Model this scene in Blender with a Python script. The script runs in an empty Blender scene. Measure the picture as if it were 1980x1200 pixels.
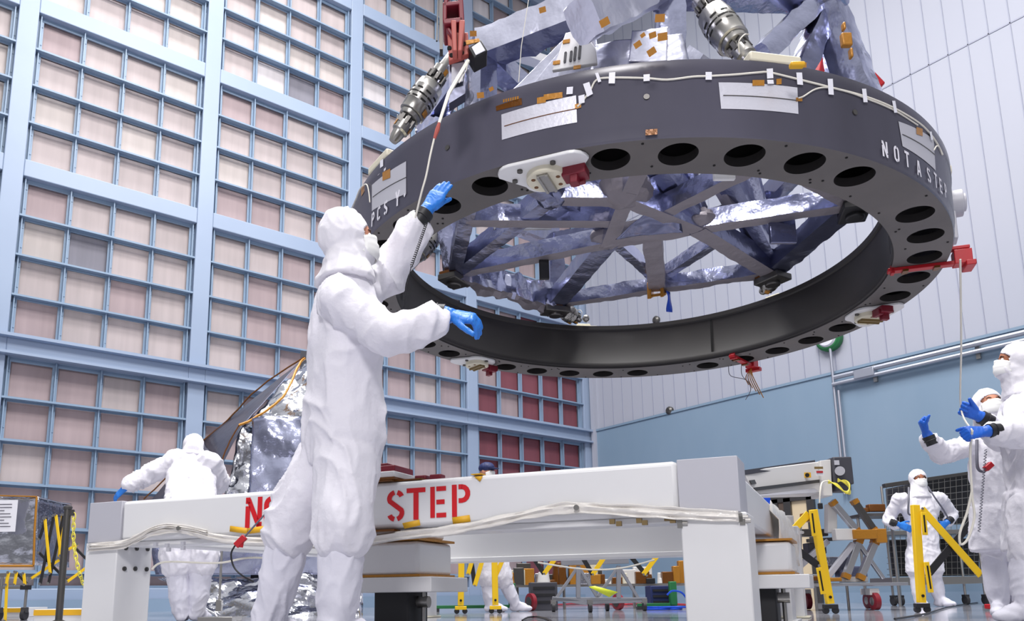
import bpy, math, random
import numpy as np
from mathutils import Matrix, Vector, noise as mnoise
random.seed(7); np.random.seed(7)
SC = bpy.context.scene
COL = SC.collection
# ------------------------------------------------------------------ camera
F_PX, CX, CY = 1479.0, 898.05, 884.5
HC = 0.2
RC = np.array([[0.804268, 0.586296, -0.097005], [-0.594174, 0.790460, -0.148763], [-0.010541, 0.177283, 0.984103]])
cam_d = bpy.data.cameras.new('camera'); cam = bpy.data.objects.new('camera', cam_d); COL.objects.link(cam)
M = Matrix.Identity(4)
for i in range(3):
    M[i][0] = RC[i, 0]; M[i][1] = RC[i, 2]; M[i][2] = -RC[i, 1]
M[2][3] = HC
cam.matrix_world = M
cam_d.sensor_width = 36; cam_d.sensor_fit = 'HORIZONTAL'; cam_d.lens = F_PX*36/1980
cam_d.shift_x = (990-CX)/1980; cam_d.shift_y = (CY-600)/1980
cam_d.clip_start = 0.05; cam_d.clip_end = 200
SC.camera = cam
# ------------------------------------------------------------------ world, lights, exposure
vs = SC.view_settings
vs.view_transform = 'Standard'; vs.look = 'None'; vs.gamma = 1; vs.use_curve_mapping = False
vs.exposure = 0.0
w = bpy.data.worlds.new('room_light'); SC.world = w; w.use_nodes = True
nt = w.node_tree; nt.nodes.clear()
out = nt.nodes.new('ShaderNodeOutputWorld'); bg = nt.nodes.new('ShaderNodeBackground')
tc = nt.nodes.new('ShaderNodeTexCoord'); sp = nt.nodes.new('ShaderNodeSeparateXYZ'); cr = nt.nodes.new('ShaderNodeValToRGB')
nt.links.new(tc.outputs['Generated'], sp.inputs[0]); nt.links.new(sp.outputs['Z'], cr.inputs[0])
e = cr.color_ramp.elements
e[0].position = 0.0; e[0].color = (0.25, 0.25, 0.27, 1)
e[1].position = 0.75; e[1].color = (1.0, 1.0, 1.03, 1)
m_ = cr.color_ramp.elements.new(0.25); m_.color = (0.385, 0.385, 0.415, 1)
nt.links.new(cr.outputs[0], bg.inputs[0]); bg.inputs[1].default_value = 0.74
nt.links.new(bg.outputs[0], out.inputs[0])
def area(name, loc, size, energy, color=(1, 1, 1), aim=None, sy=None):
    l = bpy.data.lights.new(name, 'AREA'); l.shape = 'RECTANGLE'; l.size = size; l.size_y = sy or size
    l.energy = energy; l.color = color
    o = bpy.data.objects.new(name, l); COL.objects.link(o); o.location = loc
    d = Vector(aim if aim is not None else (loc[0], loc[1], 0)) - Vector(loc)
    o.rotation_euler = d.to_track_quat('-Z', 'Y').to_euler()
    return o
area('ceiling_lamp', (2.0, 0.5, 14), 5, 1120, (1, .98, .97), sy=2)
area('ceiling_lamp', (6.0, 3.0, 14), 5, 1120, (1, .98, .97), sy=2)
area('ceiling_lamp', (2.5, 6.5, 14), 5, 800, (1, .98, .97), sy=2)
area('ceiling_lamp', (3.0, 10.0, 15.5), 9, 700, (1, .98, .98), sy=1.2)
area('area_light_rear', (-4.0, -3.5, 6.5), 2.0, 520, (1, .97, .98), aim=(3, 4, 1.5))  # unseen area light behind the camera, aimed at the stand and ring
# ------------------------------------------------------------------ rays through the photograph
FH = np.array([0.5960, 0.8030])
def ray(q):
    return np.array([(q[0]-CX)/F_PX, 1.0, -(q[1]-CY)/F_PX]) @ RC.T
O0 = np.array([0, 0, HC])
def PD(x, y, D):                       # point seen at (x, y), D metres ahead of the camera
    r = ray((x, y)); return O0 + r*D/(r[0]*FH[0]+r[1]*FH[1])
def onz(x, y, z):
    r = ray((x, y)); return O0 + r*(z-HC)/r[2]
def onplane(q, p0, n):
    r = ray(q); return O0 + r*(np.dot(p0-O0, n)/np.dot(r, n))
# ------------------------------------------------------------------ materials
def srgb(r, g, b):
    f = lambda c: (c/255/12.92) if c/255 <= .04045 else ((c/255+.055)/1.055)**2.4
    return (f(r), f(g), f(b), 1)
MATS = {}
def mat(name, col, rough=.5, metal=0, bump=None, var=None, spec=.5, coat=0, sheen=0, emit=None, alpha=None):
    m = bpy.data.materials.new(name); m.use_nodes = True; n = m.node_tree; b = n.nodes['Principled BSDF']
    b.inputs['Base Color'].default_value = col; b.inputs['Roughness'].default_value = rough; b.inputs['Metallic'].default_value = metal
    b.inputs['Specular IOR Level'].default_value = spec; b.inputs['Coat Weight'].default_value = coat
    if sheen: b.inputs['Sheen Weight'].default_value = sheen
    tc = n.nodes.new('ShaderNodeTexCoord')
    if bump:                            # (scale, strength, distance, kind)
        k = bump[3] if len(bump) > 3 else 'noise'
        if k == 'voronoi':
            t = n.nodes.new('ShaderNodeTexVoronoi'); t.inputs['Scale'].default_value = bump[0]
            nz = n.nodes.new('ShaderNodeTexNoise'); nz.inputs['Scale'].default_value = bump[0]*.7
            mx = n.nodes.new('ShaderNodeMix'); mx.data_type = 'RGBA'; mx.inputs[0].default_value = .25
            n.links.new(tc.outputs['Object'], mx.inputs[6]); n.links.new(nz.outputs['Color'], mx.inputs[7]); n.links.new(tc.outputs['Object'], nz.inputs['Vector'])
            n.links.new(mx.outputs[2], t.inputs['Vector']); o = t.outputs['Distance']
        else:
            t = n.nodes.new('ShaderNodeTexNoise'); t.inputs['Scale'].default_value = bump[0]; t.inputs['Detail'].default_value = 4
            n.links.new(tc.outputs['Object'], t.inputs['Vector']); o = t.outputs['Fac']
        bp = n.nodes.new('ShaderNodeBump'); bp.inputs['Strength'].default_value = bump[1]; bp.inputs['Distance'].default_value = bump[2]
        n.links.new(o, bp.inputs['Height']); n.links.new(bp.outputs[0], b.inputs['Normal'])
    if var:                             # (scale, second colour, contrast, stretch)
        t = n.nodes.new('ShaderNodeTexNoise'); t.inputs['Scale'].default_value = var[0]; t.inputs['Detail'].default_value = 6
        mp = n.nodes.new('ShaderNodeMapping'); mp.inputs['Scale'].default_value = var[3] if len(var) > 3 else (1, 1, 1)
        n.links.new(tc.outputs['Object'], mp.inputs[0]); n.links.new(mp.outputs[0], t.inputs['Vector'])
        r = n.nodes.new('ShaderNodeMapRange'); r.inputs[1].default_value = .5-.5*var[2]; r.inputs[2].default_value = .5+.5*var[2]
        mx = n.nodes.new('ShaderNodeMix'); mx.data_type = 'RGBA'; mx.inputs[6].default_value = col; mx.inputs[7].default_value = var[1]
        n.links.new(t.outputs['Fac'], r.inputs[0]); n.links.new(r.outputs[0], mx.inputs[0]); n.links.new(mx.outputs[2], b.inputs['Base Color'])
    if emit: b.inputs['Emission Color'].default_value = emit[0]; b.inputs['Emission Strength'].default_value = emit[1]
    if alpha is not None: b.inputs['Alpha'].default_value = alpha
    MATS[name] = m; return m
mat('frame_blue', srgb(145, 161, 186), .42, var=(1.2, srgb(152, 168, 192), .6))
mat('rail_blue', srgb(132, 154, 178), .45)
FILT = [mat('filter_beige', srgb(194, 184, 180), .75), mat('filter_rose', srgb(184, 172, 171), .75), mat('filter_mauve', srgb(168, 150, 152), .7),
        mat('filter_grey', srgb(128, 126, 136), .7), mat('filter_wine', srgb(128, 72, 82), .65), mat('filter_white', srgb(206, 200, 202), .75)]
for m in FILT:                          # vertical pleats and soft streaks of each filter medium
    n = m.node_tree; b = n.nodes['Principled BSDF']; tc = n.nodes.new('ShaderNodeTexCoord')
    base = tuple(b.inputs['Base Color'].default_value)
    mp = n.nodes.new('ShaderNodeMapping'); mp.inputs['Scale'].default_value = (7, 7, .5)
    t = n.nodes.new('ShaderNodeTexNoise'); t.inputs['Scale'].default_value = 1.4; t.inputs['Detail'].default_value = 5
    n.links.new(tc.outputs['Object'], mp.inputs[0]); n.links.new(mp.outputs[0], t.inputs['Vector'])
    t2 = n.nodes.new('ShaderNodeTexNoise'); t2.inputs['Scale'].default_value = 1.1; t2.inputs['Detail'].default_value = 2
    n.links.new(tc.outputs['Object'], t2.inputs['Vector'])
    ad = n.nodes.new('ShaderNodeMath'); ad.operation = 'ADD'; n.links.new(t.outputs['Fac'], ad.inputs[0]); n.links.new(t2.outputs['Fac'], ad.inputs[1])
    oi = n.nodes.new('ShaderNodeObjectInfo'); ad2 = n.nodes.new('ShaderNodeMath'); ad2.operation = 'MULTIPLY_ADD'; ad2.inputs[1].default_value = .35
    n.links.new(oi.outputs['Random'], ad2.inputs[0]); n.links.new(ad.outputs[0], ad2.inputs[2])
    r = n.nodes.new('ShaderNodeMapRange'); r.inputs[1].default_value = .8; r.inputs[2].default_value = 1.55
    n.links.new(ad2.outputs[0], r.inputs[0])
    mx = n.nodes.new('ShaderNodeMix'); mx.data_type = 'RGBA'
    mx.inputs[6].default_value = tuple(c*.90 for c in base[:3])+(1,); mx.inputs[7].default_value = tuple(min(1, c*1.16) for c in base[:3])+(1,)
    n.links.new(r.outputs[0], mx.inputs[0]); n.links.new(mx.outputs[2], b.inputs['Base Color'])
mat('panel_white', srgb(170, 172, 184), .55, var=(.25, srgb(164, 168, 182), .5))
mat('seam', srgb(150, 154, 172), .6)
mat('wall_blue', srgb(116, 140, 163), .55, var=(.9, srgb(128, 149, 170), .5, (1, 1, .35)))
mat('pipe_grey', srgb(168, 172, 184), .35, .6)
mat('black', srgb(28, 28, 32), .5)
mat('matte_black', srgb(14, 13, 14), .85)  # deep black for fasteners and joints, painted dark into slots and holes
mat('dark_grey', srgb(62, 62, 70), .5)
mat('ring_composite', srgb(74, 73, 84), .27, 0, bump=(3, .05, .02), var=(1.1, srgb(96, 94, 108), .35, (1, 1, .3)), spec=.6)  # lighter noise patches stand in for reflections on the outer skin
mat('ring_inner', srgb(40, 37, 37), .5)  # same composite, coloured darker for the shaded inner wall
mat('ring_under', srgb(104, 99, 97), .5, 0, var=(3, srgb(84, 81, 81), .6), spec=.4)  # same composite, floor-lit warmth and brightness put into the colour
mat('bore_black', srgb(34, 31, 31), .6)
mat('white_paint', srgb(226, 226, 226), .32, var=(1.5, srgb(220, 220, 222), .6))
mat('grey_paint', srgb(184, 184, 192), .45)
mat('cream', srgb(218, 212, 190), .5)
mat('silver_tape', srgb(214, 214, 224), .38, .35, bump=(60, .3, .004))
mat('white_tape', srgb(228, 228, 236), .5)
mat('kapton', srgb(176, 120, 38), .34, .2, bump=(40, .3, .01))
mat('kapton_dark', srgb(110, 66, 20), .3, .3, bump=(40, .3, .01))
mat('tape_yellow', srgb(226, 172, 30), .5)
mat('red_paint', srgb(178, 22, 34), .4)
mat('red_letter', srgb(204, 14, 28), .5)
mat('white_letter', srgb(226, 224, 232), .6)
mat('maroon', srgb(118, 22, 40), .4)
mat('primer_red', srgb(176, 84, 74), .5)
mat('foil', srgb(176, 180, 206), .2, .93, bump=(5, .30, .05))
mat('foil_lit', srgb(206, 208, 226), .3, .75, bump=(6, .3, .04))  # lighter copy of the foil, bright ceiling reflection put into its colour
mat('foil_dark', srgb(126, 130, 158), .24, .9, bump=(5, .3, .05))  # darker copy of the same foil, shade put into its colour
mat('foil_silver', srgb(206, 208, 216), .17, 1, bump=(3, .45, .10))
mat('foil_floor_tone', srgb(140, 134, 140), .5, .5, bump=(8, .4, .03))  # taupe copy of the foil, floor reflection put into its colour
mat('graphite_sheet', srgb(96, 98, 114), .3, .7, bump=(3, .3, .05))
mat('steel', srgb(168, 166, 162), .28, .9)
mat('steel_dark', srgb(96, 94, 92), .38, .8)
mat('aluminium', srgb(190, 192, 198), .3, .85)
mat('yellow_paint', srgb(238, 194, 26), .4)
mat('chain_yellow', srgb(226, 214, 80), .45)
mat('coverall', srgb(222, 220, 228), .75, 0, bump=(22, .4, .015), sheen=.15)
mat('hood_cloth', srgb(226, 224, 230), .75, 0, bump=(16, .35, .015), sheen=.15)
mat('boot_cloth', srgb(218, 217, 228), .7, 0, bump=(14, .3, .02))
mat('mask_cloth', srgb(238, 238, 236), .8)
mat('glove_blue', srgb(40, 122, 214), .42, 0, bump=(90, .25, .003))
mat('glove_dark', srgb(28, 98, 204), .42, 0, bump=(90, .25, .003))
mat('skin', srgb(214, 150, 122), .5)
mat('skin_tan', srgb(168, 108, 80), .5)
mat('eye_white', srgb(230, 226, 222), .3)
mat('iris', srgb(50, 34, 26), .3)
mat('brow', srgb(70, 48, 36), .7)
mat('navy', srgb(28, 40, 88), .6)
mat('royal_blue', srgb(16, 70, 190), .45)
mat('cord_white', srgb(226, 222, 210), .6)
mat('cord_grey', srgb(96, 96, 108), .5)
mat('plastic_film', srgb(226, 222, 216), .25, 0, bump=(12, .5, .02))
mat('paper', srgb(232, 232, 238), .7)
mat('ink', srgb(70, 70, 82), .7)
mat('stage_white', srgb(218, 216, 214), .4)
mat('green', srgb(30, 110, 60), .5)
mat('beige_room', srgb(214, 196, 164), .7)
mat('brown_dark', srgb(84, 70, 62), .6)
mat('wheel_red', srgb(130, 26, 40), .45)
mat('rubber', srgb(40, 40, 44), .6)
mat('steel_grey_paint', srgb(132, 134, 142), .45)
mat('olive_brown', srgb(120, 100, 60), .5)
mat('lime', srgb(214, 226, 60), .5)
mat('floor_tile', srgb(176, 176, 184), .09, 0, var=(1.3, srgb(140, 142, 152), .35), spec=.6, bump=(1.5, .05, .02))
# ------------------------------------------------------------------ mesh helpers
def unit(v): v = np.asarray(v, float); return v/(np.linalg.norm(v)+1e-12)
def frame(d, up=(0, 0, 1)):             # columns: side, up', along
    z = unit(d); u = np.asarray(up, float)
    if abs(np.dot(z, unit(u))) > .97: u = np.array([1., 0, 0]) if abs(z[0]) < .9 else np.array([0, 1., 0])
    x = unit(np.cross(u, z)); y = np.cross(z, x); return x, y, z
class MB:
    def __init__(s): s.v = []; s.f = []; s.m = []; s.n = 0; s.calls = []
    def add(s, vs, fs, mi=0):
        vs = [tuple(map(float, p)) for p in vs]; s.calls.append((vs, fs, mi))
        s.v += vs; s.f += [tuple(i+s.n for i in f) for f in fs]; s.m += [mi]*len(fs); s.n += len(vs); return s
    def box(s, c, size, ax=None, mi=0):
        c = np.asarray(c, float); h = np.asarray(size, float)/2
        X, Y, Z = ax if ax is not None else (np.array([1., 0, 0]), np.array([0, 1., 0]), np.array([0, 0, 1.]))
        vs = [c+X*h[0]*a+Y*h[1]*b+Z*h[2]*d for d in (-1, 1) for b in (-1, 1) for a in (-1, 1)]
        return s.add(vs, [(0, 2, 3, 1), (4, 5, 7, 6), (0, 1, 5, 4), (2, 6, 7, 3), (0, 4, 6, 2), (1, 3, 7, 5)], mi)
    def bar(s, p0, p1, w, h, up=(0, 0, 1), mi=0):
        p0 = np.asarray(p0, float); p1 = np.asarray(p1, float); x, y, z = frame(p1-p0, up)
        return s.box((p0+p1)/2, (w, h, np.linalg.norm(p1-p0)), (x, y, z), mi)
    def rings(s, rings, closed_ends=True, mi=0, loop=False):
        n = len(rings[0]); vs = [p for r in rings for p in r]; fs = []
        k = len(rings)
        for i in range(k if loop else k-1):
            a = i*n; b = ((i+1) % k)*n
            for j in range(n):
                j2 = (j+1) % n; fs.append((a+j, a+j2, b+j2, b+j))
        if closed_ends and not loop:
            fs.append(tuple(range(n))[::-1]); fs.append(tuple((k-1)*n+i for i in range(n)))
        return s.add(vs, fs, mi)
    def cyl(s, p0, p1, r0, r1=None, n=20, mi=0, caps=True):
        r1 = r0 if r1 is None else r1; p0 = np.asarray(p0, float); p1 = np.asarray(p1, float); x, y, z = frame(p1-p0)
        R = [[p+(x*math.cos(t)+y*math.sin(t))*r for t in np.linspace(0, 2*math.pi, n, endpoint=False)] for p, r in ((p0, r0), (p1, r1))]
        return s.rings(R, caps, mi)
    def lathe(s, p0, axis, prof, n=28, mi=0, caps=True):       # prof: (distance along axis, radius)
        p0 = np.asarray(p0, float); x, y, z = frame(axis)
        R = [[p0+z*h+(x*math.cos(t)+y*math.sin(t))*r for t in np.linspace(0, 2*math.pi, n, endpoint=False)] for h, r in prof]
        return s.rings(R, caps, mi)
    def tube(s, path, r, n=8, mi=0, loop=False):
        P = [np.asarray(p, float) for p in path]; k = len(P); R = []
        rr = r if hasattr(r, '__len__') else [r]*k
        x = None
        for i in range(k):
            a = P[i-1] if (i > 0 or loop) else P[i]; b = P[(i+1) % k] if (i < k-1 or loop) else P[i]
            z = unit(b-a)
            if x is None: x = frame(z)[0]
            x = unit(x - z*np.dot(x, z)); y = np.cross(z, x)
            R.append([P[i]+(x*math.cos(t)+y*math.sin(t))*rr[i] for t in np.linspace(0, 2*math.pi, n, endpoint=False)])
        return s.rings(R, True, mi, loop)
    def ball(s, c, r, n=16, m=10, ax=None, mi=0):
        c = np.asarray(c, float); r = np.ones(3)*r if np.isscalar(r) else np.asarray(r, float)
        X, Y, Z = ax if ax is not None else (np.array([1., 0, 0]), np.array([0, 1., 0]), np.array([0, 0, 1.]))
        R = []
        for i in range(m+1):
            ph = -math.pi/2+math.pi*(i+.02*(i == 0)-.02*(i == m))/m
            R.append([c+X*r[0]*math.cos(ph)*math.cos(t)+Y*r[1]*math.cos(ph)*math.sin(t)+Z*r[2]*math.sin(ph) for t in np.linspace(0, 2*math.pi, n, endpoint=False)])
        return s.rings(R, True, mi)
    def prism(s, poly, depth, o, ex, ey, mi=0):                 # poly in (ex, ey) about o, extruded along ex x ey
        ez = np.cross(ex, ey); o = np.asarray(o, float); n = len(poly)
        a = [o+ex*p[0]+ey*p[1] for p in poly]; b = [p+ez*depth for p in a]
        return s.add(a+b, [tuple(range(n))[::-1], tuple(range(n, 2*n))]+[(i, (i+1) % n, n+(i+1) % n, n+i) for i in range(n)], mi)
    def grid(s, pts, mi=0):                                     # pts[i][j]
        k = len(pts); n = len(pts[0])
        return s.add([p for r in pts for p in r], [(i*n+j, i*n+j+1, (i+1)*n+j+1, (i+1)*n+j) for i in range(k-1) for j in range(n-1)], mi)
    def mesh(s, name, mats, origin=(0, 0, 0), smooth=None):
        me = bpy.data.meshes.new(name); o = np.asarray(origin, float)
        me.from_pydata((np.array(s.v)-o).tolist(), [], s.f)
        for m in mats: me.materials.append(MATS[m])
        if len(mats) > 1: me.polygons.foreach_set('material_index', s.m)
        me.update()
        if smooth is not None:
            me.shade_smooth(); me.set_sharp_from_angle(angle=math.radians(smooth))
        return me
    def build(s, name, mats, parent=None, smooth=35, bevel=None, solid=None):
        if isinstance(mats, str): mats = [mats]
        og = ORG.get(parent.name if parent else None, np.zeros(3))
        me = s.mesh(name, mats, og, smooth); o = bpy.data.objects.new(name, me); COL.objects.link(o)
        if parent: o.parent = parent
        ORG[o.name] = og
        if solid:
            md = o.modifiers.new('solid', 'SOLIDIFY'); md.thickness = solid; md.offset = 1
        if bevel:
            md = o.modifiers.new('bevel', 'BEVEL'); md.width = bevel; md.segments = 2; md.limit_method = 'ANGLE'; md.angle_limit = math.radians(40)
        return o
def each(mb, name, mats, parent, **k):                          # every piece of mb as a part of its own
    for vs, fs, mi in mb.calls:
        MB().add(vs, fs, mi).build(name, mats, parent, **k)
ORG = {}
def thing(name, label, cat, loc=(0, 0, 0), group=None):
    o = bpy.data.objects.new(name, None); COL.objects.link(o); o.location = tuple(map(float, loc)); o.empty_display_size = .1
    o['label'] = label; o['category'] = cat
    if group: o['group'] = group
    ORG[o.name] = np.asarray(loc, float); return o
def tag(o, label, cat, group=None):
    o['label'] = label; o['category'] = cat
    if group: o['group'] = group
    return o
def struct(o): o['kind'] = 'structure'; return o
def fuse(mb, voxel, smooth=6, fac=.5, deci=None):               # weld overlapping volumes into one continuous skin
    me = mb.mesh('tmp', [], smooth=None); o = bpy.data.objects.new('tmp', me); COL.objects.link(o)
    r = o.modifiers.new('r', 'REMESH'); r.mode = 'VOXEL'; r.voxel_size = voxel
    if smooth:
        q = o.modifiers.new('s', 'SMOOTH'); q.iterations = smooth; q.factor = fac
    dg = bpy.context.evaluated_depsgraph_get(); dg.update()
    me2 = bpy.data.meshes.new_from_object(o.evaluated_get(dg)); bpy.data.objects.remove(o); bpy.data.meshes.remove(me)
    return me2
def link_mesh(me, name, material, parent, smooth=None):
    og = ORG[parent.name]; co = np.empty(len(me.vertices)*3); me.vertices.foreach_get('co', co); co = co.reshape(-1, 3)-og
    me.vertices.foreach_set('co', co.ravel()); me.materials.clear(); me.materials.append(MATS[material]); me.update()
    me.shade_smooth()
    if smooth: me.set_sharp_from_angle(angle=math.radians(smooth))
    me.name = name
    o = bpy.data.objects.new(name, me); COL.objects.link(o); o.parent = parent; ORG[o.name] = og
    return o
def coords(me): co = np.empty(len(me.vertices)*3); me.vertices.foreach_get('co', co); return co.reshape(-1, 3)
def normals(me): co = np.empty(len(me.vertices)*3); me.vertices.foreach_get('normal', co); return co.reshape(-1, 3)
def ridge(p): return 1-2*abs(mnoise.noise(Vector(p)))
# ================================================================== the room
YW, XW = 13.0, 13.6
UX, UY, UZ = np.eye(3)
fl = MB(); fl.box((4, 3, -.05), (40, 34, .1)); struct(fl.build('floor', 'floor_tile', smooth=None))
def zz(v): return HC+(v-.2)*YW
bays = [(-.3805, -.1725, 4), (-.15, .0585, 4), (.0805, .289, 4), (.311, .520, 4), (.5415, .750, 4), (.772, 1.026, 5)]
rows = [(.213, .481), (.5055, .707), (.729, .931), (.953, 1.155), (1.177, 1.38), (1.402, 1.60)]
wl = MB()
# columns
edges = [-.62]+[e for b in bays for e in b[:2]]+[1.0462]
for i in range(0, len(edges), 2):
    a, b = edges[i]*YW, edges[i+1]*YW
    wl.box(((a+b)/2, YW+.2, 9.2), (b-a, .4, 18.4))
# girders between the columns, back plate
zr = [.186]+[z for r in rows for z in r]+[1.62]
for (a, b, n) in bays:
    for i in range(0, len(zr), 2):
        z0, z1 = zz(zr[i]), zz(zr[i+1]); wl.box(((a+b)/2*YW, YW+.2, (z0+z1)/2), ((b-a)*YW, .4, z1-z0))
wl.box((4.3, YW+.5, 9.2), (20, .2, 18.4))
wall_left = struct(wl.build('wall_left', 'frame_blue', smooth=None, bevel=.012))
fg = MB()
fg.box((4.3, YW-.05, zz(.5055)-.02), (18.6, .14, .05)); fg.box((4.3, YW-.05, zz(.481)+.02), (18.6, .14, .04))
fg.build('girder_flange', 'frame_blue', wall_left, smooth=None)
rnd = random.Random(3)
GREYS = {(2, 2, 1, 1), (3, 3, 2, 0)}
for bi, (a, b, n) in enumerate(bays):
    for ri, (r0, r1) in enumerate(rows):
        nr = 5 if ri == 0 else 4; lines = [r1-.05*(k+1) for k in range(nr)] if ri == 0 else [r0+(r1-r0)*k/4 for k in range(1, 4)]
        tops = [zz(r1)]+[zz(l) for l in (lines if ri == 0 else lines[::-1])]+[zz(r0)]
        x0, x1, z0, z1 = a*YW, b*YW, zz(r0), zz(r1)
        cw, ch = (x1-x0-.09)/n, (z1-z0-.04)/4
        g = MB()
        for i in range(n+1):
            x = x0+.045+i*cw; g.box((x, YW+.13, (z0+z1)/2), (.085 if 0 < i < n else .09, .02, z1-z0)); g.box((x, YW+.09, (z0+z1)/2), (.018, .08, z1-z0))
            for j in range(8): g.cyl((x+.028, YW+.121, z0+(j+.5)*(z1-z0)/8), (x+.028, YW+.112, z0+(j+.5)*(z1-z0)/8), .012, n=6)
        for z in tops[1:-1]:
            g.box(((x0+x1)/2, YW+.06, z), (x1-x0, .11, .03)); g.box(((x0+x1)/2, YW+.125, z), (x1-x0, .02, .085))
        g.box(((x0+x1)/2, YW+.125, z1-.03), (x1-x0, .02, .07)); g.box(((x0+x1)/2, YW+.125, z0+.02), (x1-x0, .02, .05))
        grid = g.build('filter_frame', 'rail_blue', wall_left, smooth=None)
        for i in range(n):
            for j in range(len(tops)-1):
                xc, zc = x0+.045+(i+.5)*cw, (tops[j]+tops[j+1])/2; hh = tops[j]-tops[j+1]-.05
                if hh < .08: continue
                q = MB(); q.box((xc, YW+.22, zc), (cw-.05, .06, hh))
                u = rnd.random(); t = (bi-2)*.22+(3-ri)*.30+ (i/n)*.15  # tint follows wall position, standing in for the filters' view-dependent look
                if (bi, ri, i, j) in ((2, 1, 1, 1), (3, 3, 2, 3)): mi = 'filter_grey'
                elif bi == 5 and ri <= 1 and t+u*.9 > 1.45 + (0 if i > 1 else .35): mi = 'filter_wine'
                elif t+u > 1.25: mi = 'filter_mauve'
                elif t+u > .62: mi = 'filter_rose'
                elif u < .07 and ri >= 3: mi = 'filter_white'
                else: mi = 'filter_beige'
                q.build('filter', mi, grid, smooth=None)
# right wall: white ribbed cladding above, blue dado below
ZB = HC+.2905*XW; ZS = HC+.6595*XW; YC = 12.93
wr = MB(); wr.box((XW+.15, 3.0, (ZB+18)/2), (.3, 21, 18-ZB))
wall_r = struct(wr.build('wall_right', 'panel_white', smooth=None))
lw = MB(); lw.box((XW+.12, 3.0, ZB/2), (.34, 21, ZB)); lw.box((XW-.06, 3.0, ZB+.0), (.03, 21, .05))
lower = lw.build('blue_panel', 'wall_blue', wall_r, smooth=None)
def onwall(x, y): return onplane((x, y), np.array([XW, 0, 0]), np.array([1., 0, 0]))
pA, pB = onwall(1742, 0)[1], onwall(1946, 0)[1]; pitch = (pA-pB)/5
s = MB(); y = pB
while y < YC: y += pitch
while y > -6:
    y -= pitch
    if y < YC-.1: s.box((XW-.004, y, (ZB+18)/2), (.012, .016, 18-ZB))
s.box((XW-.004, 3, ZS), (.012, 21, .025)); s.build('panel_seam', 'seam', wall_r, smooth=None)
s = MB(); s.box((XW-.02, YC-.05, 9), (.16, .14, 18)); struct(s.build('trim_1', 'panel_white', smooth=None))
s = MB(); s.box((XW-.06, 3, .09), (.03, 21, .18)); struct(s.build('baseboard_right', 'rail_blue', smooth=None))
s = MB(); s.box((4.0, YW-.08, .1), (18, .12, .2)); struct(s.build('baseboard_left', 'rail_blue', smooth=None))
# conduits on the right wall
def wp(x, y, d=.06): p = onwall(x, y); p[0] = XW-d; return p
t = thing('conduit_run', 'pair of grey conduits along the top of the blue wall band', 'conduit', wp(1700, 712))
e0, e1 = wp(1622, 722), wp(1975, 640)
for k, dz in enumerate((.0, -.12)):
    m = MB(); m.tube([(XW-.17, e0[1]+.05*k, ZB-.12+dz), (XW-.17, -4, ZB-.12+dz)], .035 if k else .045, n=8); m.build('pipe', 'pipe_grey', t)
m = MB()
for yy in np.arange(-3.5, e0[1], 1.6): m.box((XW-.095, yy, ZB-.2), (.05, .06, .3))
each(m, 'bracket', 'steel', t)
j = wp(1680, 709); m = MB(); m.box((XW-.16, j[1], ZB-.17), (.14, .35, .16)); m.build('junction_box', 'pipe_grey', t, bevel=.01)
v0, v1 = onwall(1611, 665), onwall(1632, 1040)
t = thing('downpipe', 'thin grey double conduit dropping down the blue wall below a green lamp ring', 'conduit', (XW-.1, v0[1], 2))
for k in (0, .075):
    m = MB(); m.tube([(XW-.125, v0[1]-k, v0[2]-.02-.9*(k > 0)), (XW-.125, v0[1]-k, 1.9)], .025, n=8); m.build('pipe', 'pipe_grey', t)
g = onwall(1607, 656); t = thing('wall_lamp', 'round green-rimmed wall lamp just under the dark ring', 'lamp', (XW-.05, g[1], g[2]))
m = MB(); m.lathe((XW-.02, g[1], g[2]), (-1, 0, 0), [(0, .24), (.1, .24), (.14, .2)]); m.build('rim', 'green', t)
m = MB(); m.lathe((XW-.15, g[1], g[2]), (-1, 0, 0), [(0, .18), (.05, .15), (.07, .05)]); m.build('lens', 'white_tape', t)
for (x, y, lab) in ((1271, 619, 'small black ring fitting on white wall seen through the hoop'), (1297, 794, 'tiny dark sensor on the white wall above the blue band')):
    g = onwall(x, y); m = MB(); m.lathe((XW-.01, g[1], g[2]), (-1, 0, 0), [(0, .09), (.06, .09), (.1, .05)], n=16); tag(m.build('wall_fitting', 'steel_dark'), lab, 'fitting')
# doorway with a blue panel beside it, far behind the stand
a, b = onwall(1466, 950), onwall(1566, 1146)
y0, y1 = onwall(1503, 960)[1], onwall(1572, 960)[1]; ztop = onwall(1540, 962)[2]
d = MB(); d.box((XW-.06, (y0+y1)/2, (ztop)/2), (.04, y0-y1, ztop)); door = struct(d.build('door_1', 'beige_room', smooth=None))
m = MB()
for yy in (y0, y0-(y0-y1)*.36, y1): m.box((XW-.1, yy, ztop/2), (.06, .14, ztop))
m.box((XW-.1, (y0+y1)/2, ztop), (.06, y0-y1+.14, .14)); m.build('door_frame', 'steel_dark', door, smooth=None)
m = MB(); m.box((XW-.09, y0-(y0-y1)*.18, ztop/2), (.04, (y0-y1)*.34, ztop-.1)); m.build('door_leaf', 'brown_dark', door, smooth=None)
yb0, yb1 = onwall(1464, 960)[1], onwall(1501, 960)[1]; zt2 = onwall(1480, 951)[2]
m = MB(); zbb = onwall(1490, 990)[2]; m.box((XW-.08, (yb0+yb1)/2, (zt2+zbb)/2), (.05, yb0-yb1, zt2-zbb)); tag(m.build('blue_notice_board', 'royal_blue', smooth=None, bevel=.01), 'blue board on the wall left of the open doorway', 'board')
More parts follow.
